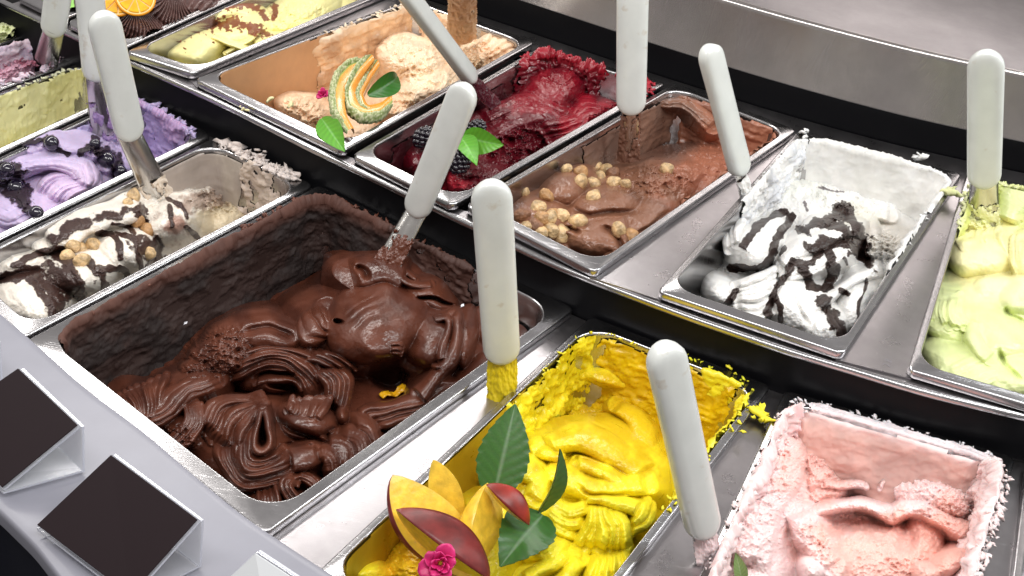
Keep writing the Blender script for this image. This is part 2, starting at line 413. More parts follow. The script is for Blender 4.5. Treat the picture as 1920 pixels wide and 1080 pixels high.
bline = resample([at(a, b, BACK - .0095) for a, b in BE], 60)
struct(wall('rear_black_band', off(bline, .002), BACK - .05, BACK + .024, M_BLACK, .004))  # plain black band between the rear tier edge and the steel panel
PANEL = off(bline, .003)
# rear steel panel: face, folded edge, flat shelf behind it
pr = [(.0, BACK + .022), (.001, BACK + .024), (.004, BACK + .090), (.0045, BACK + .0935), (.006, BACK + .0955), (.009, BACK + .0963), (.30, BACK + .0975)]
V, F = loft([np.array(off(PANEL, a)) * [1, 1, 0] + [0, 0, b] for a, b in pr], close=False)
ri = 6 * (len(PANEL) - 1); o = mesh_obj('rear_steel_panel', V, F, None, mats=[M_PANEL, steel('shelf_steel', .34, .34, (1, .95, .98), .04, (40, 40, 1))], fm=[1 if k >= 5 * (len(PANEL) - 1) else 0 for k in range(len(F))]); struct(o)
pr = [(.30, BACK + .0975), (.301, BACK + .5)]
V, F = loft([np.array(off(PANEL, a)) * [1, 1, 0] + [0, 0, b] for a, b in pr], close=False)
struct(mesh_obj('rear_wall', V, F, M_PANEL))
# dark well under the pans
V = np.array([(-1.2, .2, -.15), (1.2, .2, -.15), (1.2, 2.0, -.15), (-1.2, 2.0, -.15)])
struct(mesh_obj('counter_well', V, [(0, 1, 2, 3)], M_BLACK, smooth=False))
# filler plates between the pans
def filler(a, b, label, z, trim=.0, thick=.0015):
    A, B = PANS[a], PANS[b]
    def ins(P, i, j, s):   # move corner i toward neighbour j by s
        d = P.Q[j] - P.Q[i]; return P.Q[i] + d / np.linalg.norm(d) * s
    fl = ins(A, 1, 0, .0045); bl = ins(A, 2, 3, .0045); fr = ins(B, 0, 1, .0045); br = ins(B, 3, 2, .0045)
    for p in (fl, bl, fr, br): p[2] = z
    L1 = [fl + (bl - fl) * t for t in np.linspace(-trim, 1, 30)]; L2 = [fr + (br - fr) * t for t in np.linspace(-trim, 1, 30)]
    ring = []
    o = strip('filler_plate', L1, L2, M_DECK, thick)
    tag(o, label, 'plate', 'steel filler plates between the pans')
    return recenter(o)
filler('haz', 'white', 'brushed steel wedge plate between the hazelnut chocolate pan and the white pan', BACK - .0078)
FP = filler('white', 'green', 'brushed steel wedge plate with small engraved digits, between the white and pale green pans', BACK - .0078)
filler('choc', 'yellow', 'scratched steel plate between the wide chocolate pan and the yellow pan', -.0078)
filler('yellow', 'pink', 'narrow steel plate between the yellow pan and the pink pan', -.0078)
filler('pink', 'last', 'narrow steel plate at the right of the pink pan', -.0078)
filler('nut', 'choc', 'thin steel seam plate between the cream nut pan and the wide chocolate pan', -.0085)
filler('custard', 'cant', 'thin seam plate between the pale yellow and the peach coloured gelato pans', BACK - .0085)
# engraved digits on the filler plate
def text_obj(txt, loc, size, rotz, mat, ext=.0001):
    cu = bpy.data.curves.new('engraved_digits', 'FONT'); cu.body = txt; cu.size = size; cu.extrude = ext; cu.offset = -.0001; cu.space_character = 1.5
    o = bpy.data.objects.new('engraved_digits', cu); COL.objects.link(o)
    dg = bpy.context.evaluated_depsgraph_get(); me = bpy.data.meshes.new_from_object(o.evaluated_get(dg))
    bpy.data.objects.remove(o); o = bpy.data.objects.new('engraved_digits', me); COL.objects.link(o)
    me.materials.append(mat); o.location = loc; o.rotation_euler = (0, 0, rotz); return o
tx = text_obj('28', Vector(at(1668, 689, BACK - .0076)), .009, -.35 + math.pi / 2 * 1, plain('engraving', (.35, .33, .35), .6, .6))
under(FP, tx)
# front ledge, white painted
LE = [(-140, 485), (-60, 548), (0, 597), (46, 636), (153, 733), (259, 811), (350, 890), (444, 969), (519, 1020), (597, 1071), (720, 1150)]
LO = [(-250, 760), (-60, 905), (0, 952), (70, 1020), (116, 1080), (170, 1150), (260, 1250)]
le = off(resample([at(a, b, .0035) for a, b in LE], 60), .0035); lo = resample([at(a, b, .0) for a, b in LO], 60)
rows = [le * [1, 1, 0] + [0, 0, -.006], le * [1, 1, 0] + [0, 0, .0030], off(le, -.0008) * [1, 1, 0] + [0, 0, .0038]]
for t in np.linspace(.05, .95, 8): rows.append(le * (1 - t) + lo * t + [0, 0, .0003])
rows += [lo + [0, 0, .0005], off(lo, -.0015) - [0, 0, .001], off(lo, -.002) - [0, 0, .004], off(lo, -.002) - [0, 0, .012]]
V, F = loft(rows, close=False)
struct(mesh_obj('front_ledge', V, F, M_LEDGE))
struct(wall('counter_front', off(lo, .004), -.5, -.006, plain('dark_front', (.012, .013, .022), .3), .003))

# ------------------------------------------------------------------ gelato engine
def seg_dist(X, Y, pts, closed=False):
    """nearest distance to a polyline, signed distance, arclength, interpolated third coordinate"""
    best = np.full(X.shape, 1e9); sd = np.zeros(X.shape); S = np.zeros(X.shape); Z = np.zeros(X.shape); acc = 0
    for (a, b) in zip(pts[:-1], pts[1:]):
        ax, ay, az = a; bx, by, bz = b; dx, dy = bx - ax, by - ay; L = math.hypot(dx, dy) + 1e-9
        t = np.clip(((X - ax) * dx + (Y - ay) * dy) / L ** 2, 0, 1)
        qx = ax + t * dx; qy = ay + t * dy; d = np.hypot(X - qx, Y - qy)
        m = d < best
        best = np.where(m, d, best); sd = np.where(m, np.sign((X - ax) * dy - (Y - ay) * dx) * d, sd); S = np.where(m, acc + t * L, S); Z = np.where(m, az + t * (bz - az), Z)
        acc += L
    return best, sd, S, Z, acc
def smooth_path(pts, n=3):
    P = [tuple(p) for p in pts]
    for _ in range(n):
        Q = [P[0]]
        for a, b in zip(P[:-1], P[1:]):
            Q.append(tuple(.75 * x + .25 * y for x, y in zip(a, b))); Q.append(tuple(.25 * x + .75 * y for x, y in zip(a, b)))
        Q.append(P[-1]); P = Q
    return P
def groove(g, X, Y, sd=None, S=None, seed=0):
    """returns ridge height (metres)"""
    k = g[0]; wx = fbm(X / 45, Y / 45, 2, seed + 5)
    if k == 'arc':
        _, ox, oy, lam, amp = g[:5]; sp = g[5] if len(g) > 5 else 0
        r = np.hypot(X - ox, (Y - oy) * 1.25); th = np.arctan2(Y - oy, X - ox); ph = r / lam + sp * th / (2 * np.pi)
    elif k == 'fan':
        _, ox, oy, n, amp = g[:5]; r = np.hypot(X - ox, Y - oy); th = np.arctan2(Y - oy, X - ox); ph = th * n / (2 * np.pi) + (g[5] * r / 100 if len(g) > 5 else 0)
        amp = amp * np.clip(r / 35, 0, 1)
    elif k == 'lin':
        _, deg, lam, amp = g[:4]; a = math.radians(deg); ph = (X * math.cos(a) + Y * math.sin(a)) / lam
        if len(g) > 4: ph = ph + g[4] * ((-X * math.sin(a) + Y * math.cos(a) - g[5]) / 100) ** 2
    elif k == 'along':
        _, lam, amp = g[:3]; ph = sd / lam
    elif k == 'across':
        _, lam, amp = g[:3]; c = g[3] if len(g) > 3 else .4; ph = (S - c * sd ** 2 / 30) / lam
    ph = ph + wx * .45
    v = np.abs(np.sin(np.pi * ph)) ** .8
    mod = .55 + .45 * np.clip(fbm(X / 60, Y / 60, 2, seed + 11) * 3 + .5, 0, 1)
    return (v - .6) * amp * mod
def eval_feats(feats, X, Y, base, seed, colr):
    Z = base(X, Y) if callable(base) else np.full(X.shape, base)
    C = np.ones(X.shape + (3,)) * np.array(colr)
    wx = fbm(X / 90, Y / 90, 2, seed + 1) * 15; wy = fbm(X / 90, Y / 90, 2, seed + 2) * 15
    Xw, Yw = X + wx, Y + wy
    def local(cx, cy, R):
        return (np.abs(Xw - cx) < R) & (np.abs(Yw - cy) < R)
    for i, f in enumerate(feats):
        k = f[0]; sd_ = seed + i * 1.7
        if k == 'd':
            _, cx, cy, rx, ry, ang, z0, h = f[:8]; g = f[8] if len(f) > 8 else None; kk = f[9] if len(f) > 9 else .003
            m = local(cx, cy, max(rx, ry) * 1.5)
            if not m.any(): continue
            x, y = Xw[m], Yw[m]
            a = math.radians(ang); dx = x - cx; dy = y - cy
            u = (dx * math.cos(a) + dy * math.sin(a)) / rx; v = (-dx * math.sin(a) + dy * math.cos(a)) / ry
            r2 = u * u + v * v
            z = np.where(r2 < 1, z0 + h * np.sqrt(np.clip(1 - r2, 0, 1)) ** 1.15, z0 - (np.sqrt(r2) - 1) * .06)
            if g:
                for gg in (g if isinstance(g, list) else [g]): z = z + groove(gg, x, y, seed=sd_) * sstep(1.2, .75, r2)
            Z[m] = smax(Z[m], z, kk)
        elif k == 's':
            _, pts, wd, h = f[:4]; g = f[4] if len(f) > 4 else None; kk = f[5] if len(f) > 5 else .002
            pts = smooth_path(pts, 2)
            pad = wd * 1.7
            xs = [p[0] for p in pts]; ys = [p[1] for p in pts]
            m = (Xw > min(xs) - pad) & (Xw < max(xs) + pad) & (Yw > min(ys) - pad) & (Yw < max(ys) + pad)
            if not m.any(): continue
            x, y = Xw[m], Yw[m]
            d, sd, S, zz, L = seg_dist(x, y, pts)
            taper = sstep(0, wd * .7, S + wd * .25) * sstep(0, wd * .7, L - S + wd * .25)
            q = (d / wd) ** 2
            z = np.where(q < 1, zz + h * taper * np.sqrt(np.clip(1 - q, 0, 1)), zz - (np.sqrt(q) - 1) * .03)
            if g:
                for gg in (g if isinstance(g, list) else [g]): z = z + groove(gg, x, y, sd, S, sd_) * sstep(1.2, .8, q)
            Z[m] = smax(Z[m], z, kk)
        elif k == 'rr':      # a family of ridges swept between two guide lines
            _, A, B_, cnt, wd, h = f[:6]; kk = f[6] if len(f) > 6 else .0007
            for q in range(cnt):
                tq = q / (cnt - 1); pts = smooth_path([tuple(a * (1 - tq) + b * tq for a, b in zip(pa, pb)) for pa, pb in zip(A, B_)], 2)
                w2 = wd * (1 + .18 * math.sin(q * 2.4 + sd_)); hh = h * (1 + .2 * math.sin(q * 1.7 + sd_)); pad = w2 * 1.5
                xs = [p[0] for p in pts]; ys = [p[1] for p in pts]
                m = (Xw > min(xs) - pad) & (Xw < max(xs) + pad) & (Yw > min(ys) - pad) & (Yw < max(ys) + pad)
                if not m.any(): continue
                d, sd, S, zz, L = seg_dist(Xw[m], Yw[m], pts)
                taper = sstep(-.02, .16, S / L) * sstep(-.02, .16, 1 - S / L)
                qq = (d / w2) ** 2
                z = np.where(qq < 1, zz + .005 - h + (hh * (.35 + .65 * taper)) * (1 + .12 * np.sin(S / 17 + q * 2)) * np.sqrt(np.clip(1 - qq, 0, 1)) + .00035 * np.cos(sd / 1.7) * taper, -1)
                Z[m] = smax(Z[m], z, kk)
        elif k == 'cut':     # a sharp crease
            _, pts, wd, dep = f[:4]; xs = [p[0] for p in pts]; ys = [p[1] for p in pts]; pad = wd * 4
            m = (Xw > min(xs) - pad) & (Xw < max(xs) + pad) & (Yw > min(ys) - pad) & (Yw < max(ys) + pad)
            if m.any():
                d, sd, S, zz, L = seg_dist(Xw[m], Yw[m], smooth_path([(p[0], p[1], 0) for p in pts], 2))
                Z[m] = Z[m] - dep * np.exp(-(d / wd) ** 2) * sstep(-.05, .25, S / L) * sstep(-.05, .25, 1 - S / L)
        elif k == 'pit':
            _, cx, cy, rx, ry, ang, dep = f[:7]; m = local(cx, cy, max(rx, ry) * 1.3)
            a = math.radians(ang); dx = Xw[m] - cx; dy = Yw[m] - cy
            u = (dx * math.cos(a) + dy * math.sin(a)) / rx; v = (-dx * math.sin(a) + dy * math.cos(a)) / ry
            Z[m] = Z[m] - dep * sstep(1.0, .25, np.sqrt(u * u + v * v))
        elif k == 'rough':
            _, cx, cy, rx, ry, amp, sc = f[:7]
            mm = (np.abs(Xw - cx) < rx * 1.15) & (np.abs(Yw - cy) < ry * 1.15)
            r = np.sqrt(((Xw[mm] - cx) / rx) ** 2 + ((Yw[mm] - cy) / ry) ** 2); m = sstep(1.1, .6, r)
            Z[mm] = Z[mm] + amp * m * (fbm(X[mm] / sc, Y[mm] / sc, 4, sd_) * .9 + (ridged(X[mm] / sc / 1.4, Y[mm] / sc / 1.4, 3, sd_ + 2) - .55) * .6)
        elif k == 'n':
            _, amp, sc = f[:3]; Z = Z + amp * fbm(X / sc, Y / sc, 3, sd_)
        elif k == 'soft':   # broad spatula smears
            _, amp, sc, deg = f[:4]; a = math.radians(deg); p = (Xw * math.cos(a) + Yw * math.sin(a)) / (sc * 3.5); q = (-Xw * math.sin(a) + Yw * math.cos(a)) / (sc)
            Z = Z + amp * .6 * fbm(q, p, 3, sd_)
        elif k in ('pd', 'ps'):   # colour: dome / stroke shaped region with ragged edge
            if k == 'pd':
                _, cx, cy, rx, ry, ang, col = f[:7]; ex = f[7] if len(f) > 7 else {}
                mm = local(cx, cy, max(rx, ry) * 2.0)
                if not mm.any(): continue
                a = math.radians(ang); dx = Xw[mm] - cx; dy = Yw[mm] - cy
                r = np.hypot((dx * math.cos(a) + dy * math.sin(a)) / rx, (-dx * math.sin(a) + dy * math.cos(a)) / ry)
            else:
                _, pts, wd, col = f[:4]; ex = f[4] if len(f) > 4 else {}
                xs = [p[0] for p in pts]; ys = [p[1] for p in pts]; pad = wd * 3
                mm = (Xw > min(xs) - pad) & (Xw < max(xs) + pad) & (Yw > min(ys) - pad) & (Yw < max(ys) + pad)
                if not mm.any(): continue
                d, sd, S, zz, L = seg_dist(Xw[mm], Yw[mm], smooth_path([(p[0], p[1], 0) for p in pts], 2)); r = d / wd
            rag = ex.get('rag', .25); rs = ex.get('rs', 12.); lift = ex.get('lift', .0); soft = ex.get('soft', .12); al = ex.get('a', 1)
            r = r + rag * fbm(X[mm] / rs, Y[mm] / rs, 4, sd_) * 1.6
            m = sstep(1 + soft, 1 - soft, r) * al
            C[mm] = C[mm] * (1 - m[..., None]) + np.array(col) * m[..., None]
            if lift: Z[mm] = Z[mm] + lift * sstep(1.12, .8, r)
    return Z, C
GZ = {}
def surf(key, px, py, dz=0.):
    """point on a gelato surface seen at a pixel"""
    f, b, sd, c, p = GZ[key]; Z, _ = eval_feats(f, np.array([[float(px)]]), np.array([[float(py)]]), b, sd, c)
    return at(px, py, p.z + Z[0, 0] + dz)
def gelato(name, label, key, nu, nv, base, feats, col, mat, coats=(), crumbs=(), seed=0, fine=.0004, fs=9, col2=None, group='gelato flavours in the steel pans', wet=1, zmax=None, zb=-.03):
    p = PANS[key]; e = .05; res = .9
    GZ[key] = (feats, base, seed, col, p)
    nu = int(nu * (1 + 2 * e / p.w) * res); nv = int(nv * (1 + e / p.L) * res)
    us = np.linspace(-e, p.w + e, nu); vs = np.linspace(0, p.L + e, nv)
    U, Vv = np.meshgrid(us, vs, indexing='ij'); P2 = np.stack([U, Vv], -1)
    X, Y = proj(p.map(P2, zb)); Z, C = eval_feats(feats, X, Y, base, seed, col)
    Z = Z + fine * fbm(X / fs, Y / fs, 3, seed + 40)
    if zmax is not None: Z = np.minimum(Z, zmax + .1 * (Z - zmax))
    # each point stands at the height Z on its own line of sight
    D = CF + ((X - 960) / FPX)[..., None] * CR - ((Y - 540) / FPX)[..., None] * CU
    Wp = CP + ((p.z + Z - CP[2]) / D[..., 2])[..., None] * D
    if col2 is not None:
        m = sstep(-.25, .35, fbm(X / 70, Y / 70, 3, seed + 77))[..., None]; C = C * (1 - m) + C * np.array(col2) * m
    # keep what lies inside the rounded walls (which narrow with depth)
    O = p.Q[0]; ex = (p.Q[1] - p.Q[0] + p.Q[2] - p.Q[3]); ey = (p.Q[3] - p.Q[0] + p.Q[2] - p.Q[1])
    cen = p.Q.mean(0); ex = ex / np.linalg.norm(ex); ey = ey / np.linalg.norm(ey)
    A = np.array([[ex[0], ey[0]], [ex[1], ey[1]]]); uv = (Wp[..., :2] - cen[:2]) @ np.linalg.inv(A).T
    tp = .006 * np.clip(-Z / .1, 0, 1) - .0022
    # local side lengths follow the trapezoid of the pan
    v01 = np.clip(uv[..., 1] / p.L + .5, 0, 1); wl = np.linalg.norm(p.Q[1] - p.Q[0]) * (1 - v01) + np.linalg.norm(p.Q[2] - p.Q[3]) * v01
    qx = np.abs(uv[..., 0]) - (wl / 2 - p.side - tp - p.rad); qy = np.abs(uv[..., 1]) - (p.L / 2 - p.end - tp - p.rad)
    sdf = np.hypot(np.maximum(qx, 0), np.maximum(qy, 0)) + np.minimum(np.maximum(qx, qy), 0) - p.rad
    ok = sdf < np.where(Z > -.004, .0035, 0)
    F = grid_faces(nu, nv)
    F = F[(ok[:-1, :-1] & ok[1:, 1:] & ok[1:, :-1] & ok[:-1, 1:]).ravel()]
    C4 = np.ones((C.size // 3, 4)); C4[:, :3] = C.reshape(-1, 3)
    Vs = [Wp.reshape(-1, 3)]; Cs = [C4]; Fs = [F]; o = Wp.size // 3
    for ct in coats:
        v, c, f = wall_coat(p, ct, seed, col); Vs.append(v); Cs.append(c); Fs.append(f + o); o += len(v)
    Ts = [np.zeros((0, 3), int)]
    for cr in crumbs:
        v, c, f = crumb_bits(p, cr, seed, col); Vs.append(v); Cs.append(c); Ts.append(f + o); o += len(v)
    V = np.concatenate(Vs); C = np.concatenate(Cs); F = np.concatenate(Fs); T = np.concatenate(Ts)
    used = np.zeros(len(V), bool); used[F.ravel()] = True; used[T.ravel()] = True; idx = np.cumsum(used) - 1
    ob = mesh_obj(name, V[used], {'q': idx[F], 't': idx[T]}, mat, cols=C[used])
    tag(ob, label, 'gelato', group)
    return recenter(ob)
_PER = {}
def perimeter(p):
    """dense outline of the opening: local points, normals, and s in 0..4 (front 0-1, right 1-2, back 2-3, left 3-4)"""
    if id(p) not in _PER:
        P, Nn = rrect(p.w, p.L, p.side, p.end, p.rad, 24, 60)
        P = np.roll(P, -12, 0); Nn = np.roll(Nn, -12, 0)      # start in the middle of the front-left corner
        side = np.repeat([0, 1, 2, 3], len(P) // 4); S = np.zeros(len(P))
        D = np.r_[np.linalg.norm(np.diff(P, axis=0), axis=1), np.linalg.norm(P[0] - P[-1])]
        for k in range(4):
            m = side == k; d = np.r_[0, np.cumsum(D[m])]; S[m] = k + d[:-1] / d[-1]
        P = np.vstack([P, P[:1]]); Nn = np.vstack([Nn, Nn[:1]]); S = np.r_[S, 4.]
        _PER[id(p)] = (P, Nn, S, D)
    return _PER[id(p)]
def per_at(p, s):
    P, Nn, S, D = perimeter(p); s = np.mod(s, 4)
    return (np.stack([np.interp(s, S, P[:, k]) for k in (0, 1)], -1), np.stack([np.interp(s, S, Nn[:, k]) for k in (0, 1)], -1))
def wall_coat(p, ct, seed, col):
    """ct: dict(s=(a,b), z=(bottom, top), th, rag, cover, over, col, sc)"""
    a, b = ct['s']; z0, z1 = ct.get('z', (-.09, 0.)); th = ct.get('th', .004); over = ct.get('over', 0.); sc = ct.get('sc', 1.)
    P, Nn, S, D = perimeter(p)
    per = {0: p.w, 1: p.L, 2: p.w, 3: p.L}; Lm = 0; q = a
    while q < b - 1e-6:
        e = min(b, math.floor(q + 1e-9) + 1); Lm += (e - q) * per[int(math.floor(q + 1e-9)) % 4]; q = e
    n = int(np.clip(Lm / .0011, 40, 460)); ss = np.linspace(a, b, n); arc = np.linspace(0, Lm, n)
    H = (z1 - z0) + over; m = int(np.clip(H / .0011, 24, 110)); t = np.linspace(0, H, m)
    Sg, T = np.meshgrid(arc, t, indexing='ij')
    pp, nn = per_at(p, ss)
    sd = seed + ct.get('seed', 0) + a * 3
    X = Sg * 1000 / sc; Y = T * 1000 / sc
    n1 = fbm(X / 16, Y / 12, 4, sd); rr = ridged(X / 24, Y / 15, 3, sd + 3) * .55 + .45 * (fbm(X / 10, Y / 8, 4, sd + 4) + .5); big = fbm(X / 45, Y / 32, 2, sd + 6)
    smear = fbm(X / 30, Y / 3.5, 3, sd + 9)
    if ct.get('vert'): smear = fbm(X / 3.5, Y / 30, 3, sd + 9)
    thick = th * (.55 + 1.1 * (rr - .5) * ct.get('rough', 1) + .9 * big + ct.get('smear', .35) * smear) + ct.get('fine', .0002) * fbm(X / 2.2, Y / 2.2, 3, sd + 31)
    cover = ct.get('cover', 1.0)    # 1: all covered; lower: patches
    rag = ct.get('rag', .35)
    edge_s = np.minimum(Sg, Lm - Sg) / .016; edge_t = (H - T) / ct.get('edge', .0025)
    mask = np.minimum(np.minimum(edge_s, edge_t), 1.5) - .5 + rag * n1 * 2.5 + (cover - 1) * 1.6 + big * (1 - cover) * 4
    thick = np.where(mask > 0, np.maximum(thick, .0006) * np.clip(mask * 1.8 + .06, 0, 1), .0)
    frill = ct.get('frill', 0)      # ragged raised bits at the top
    wallpart = T <= (z1 - z0)
    depth = z0 + T                   # z on the wall
    taper = .0014 + .006 * np.clip(-(depth + .003) / (p.depth - .01), 0, 1)
    ins = np.where(wallpart, taper + thick, thick * .35 - (T - (z1 - z0)) + .001)
    up = np.where(wallpart, 0, thick * 1.0) + .0009 * sstep(-.004, .0, T - (z1 - z0)) * (z1 > -.0005)
    if frill:
        g = np.exp(-((T - (z1 - z0)) / .006) ** 2); bump = np.clip(ridged(X / 5.5, Y / 5.5, 4, sd + 20) - .45, 0, 1)
        up = up + frill * g * bump; ins = ins + frill * .5 * g * fbm(X / 6, Y / 6, 3, sd + 23)
    zz = np.where(wallpart, depth, z1) + up
    loc = pp[:, None, :] + nn[:, None, :] * ins[..., None]
    W_ = p.map(loc, zz)
    F = grid_faces(n, m); mk = (mask > 0)
    keep = mk[:-1, :-1] & mk[1:, 1:] & mk[1:, :-1] & mk[:-1, 1:]
    F = F[keep.ravel()][:, ::-1]
    c0 = np.array(ct.get('col', col)); c1 = np.array(ct.get('col2', c0 * .85))
    mm = sstep(-.2, .3, big + n1 * .6)[..., None]; C = c0 * (1 - mm) + c1 * mm
    if 'top' in ct:
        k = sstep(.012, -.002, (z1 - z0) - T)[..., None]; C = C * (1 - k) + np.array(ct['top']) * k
    C4 = np.ones((C.size // 3, 4)); C4[:, :3] = C.reshape(-1, 3); C4[:, 3] = 1 - ct.get('dry', 0)
    return W_.reshape(-1, 3), C4, F
def _ico():
    import bmesh
    bm = bmesh.new(); bmesh.ops.create_icosphere(bm, subdivisions=2, radius=1); V = np.array([v.co[:] for v in bm.verts]); F = np.array([[v.index for v in f.verts] for f in bm.faces]); bm.free(); return V, F
ICO_V, ICO_F = _ico()
def crumb_bits(p, cr, seed, col):
    """ragged little lumps: dict(s=(a,b), n, size, out=(lo,hi) outward metres, up) or dict(px=[(x,y)...], size)"""
    rng = np.random.default_rng(int(seed * 10 + cr.get('seed', 0) + cr.get('n', 5)))
    Vs = []; Fs = []; pts = []
    if 's' in cr:
        a, b = cr['s']; lo, hi = cr.get('out', (-.001, .01))
        s = a + (b - a) * rng.random(cr['n']); q, nn = per_at(p, s); o = lo + (hi - lo) * rng.random(cr['n'])
        pts = p.map(q - nn * o[:, None], cr.get('z', .0005) + 0 * o)
    else:
        pts = np.array([at(x, y, p.z + (cr.get('z', .0))) for x, y in cr['px']])
    for k, c in enumerate(pts):
        sz = cr['size'] * (.35 + .9 * rng.random() ** 1.6)
        R = rng.normal(size=(3, 3)); R, _ = np.linalg.qr(R); R = R * np.sign(np.linalg.det(R))
        v = ICO_V.copy()
        off_ = rng.random(3) * 50
        r = 1 + .75 * fbm(v[:, 0] * 1.6 + off_[0] + v[:, 2], v[:, 1] * 1.6 + off_[1] - v[:, 2] * .7, 3, off_[2]) * 2.2
        spk = rng.random(len(v)) < .08; r = np.where(spk, r * (1.15 + .35 * rng.random(len(v))), r)
        v = v * r[:, None]
        v = v * np.array([1.3, .8, .55]) @ R.T * sz
        v[:, 2] *= .75
        v = v + c + [0, 0, sz * .25]
        Vs.append(v); Fs.append(ICO_F + k * len(ICO_V))
    V = np.concatenate(Vs); F = np.concatenate(Fs)
    C = np.ones((len(V), 3)) * np.array(cr.get('col', col)) * (.92 + .16 * rng.random((len(V), 1)))
    return V, np.concatenate([C, np.full((len(C), 1), .5)], 1), F

# ------------------------------------------------------------------ the flavours
M_CHOC = gel_mat('dark_chocolate_gelato', .33, 0, .55, .08, 420, .10, rvar=.08)
M_PALE = gel_mat('cream_gelato', .40, .25, .45, .14, 380, .08, radius=(1, .85, .7))
M_YEL = gel_mat('yellow_gelato', .36, .2, .5, .12, 380, .12, radius=(1, .7, .1))
M_PINK = gel_mat('pink_gelato', .46, .25, .45, .25, 420, .06, radius=(1, .45, .35))
M_BERRY = gel_mat('berry_sorbet', .30, .05, .45, .12, 420, .20, radius=(1, .1, .15))

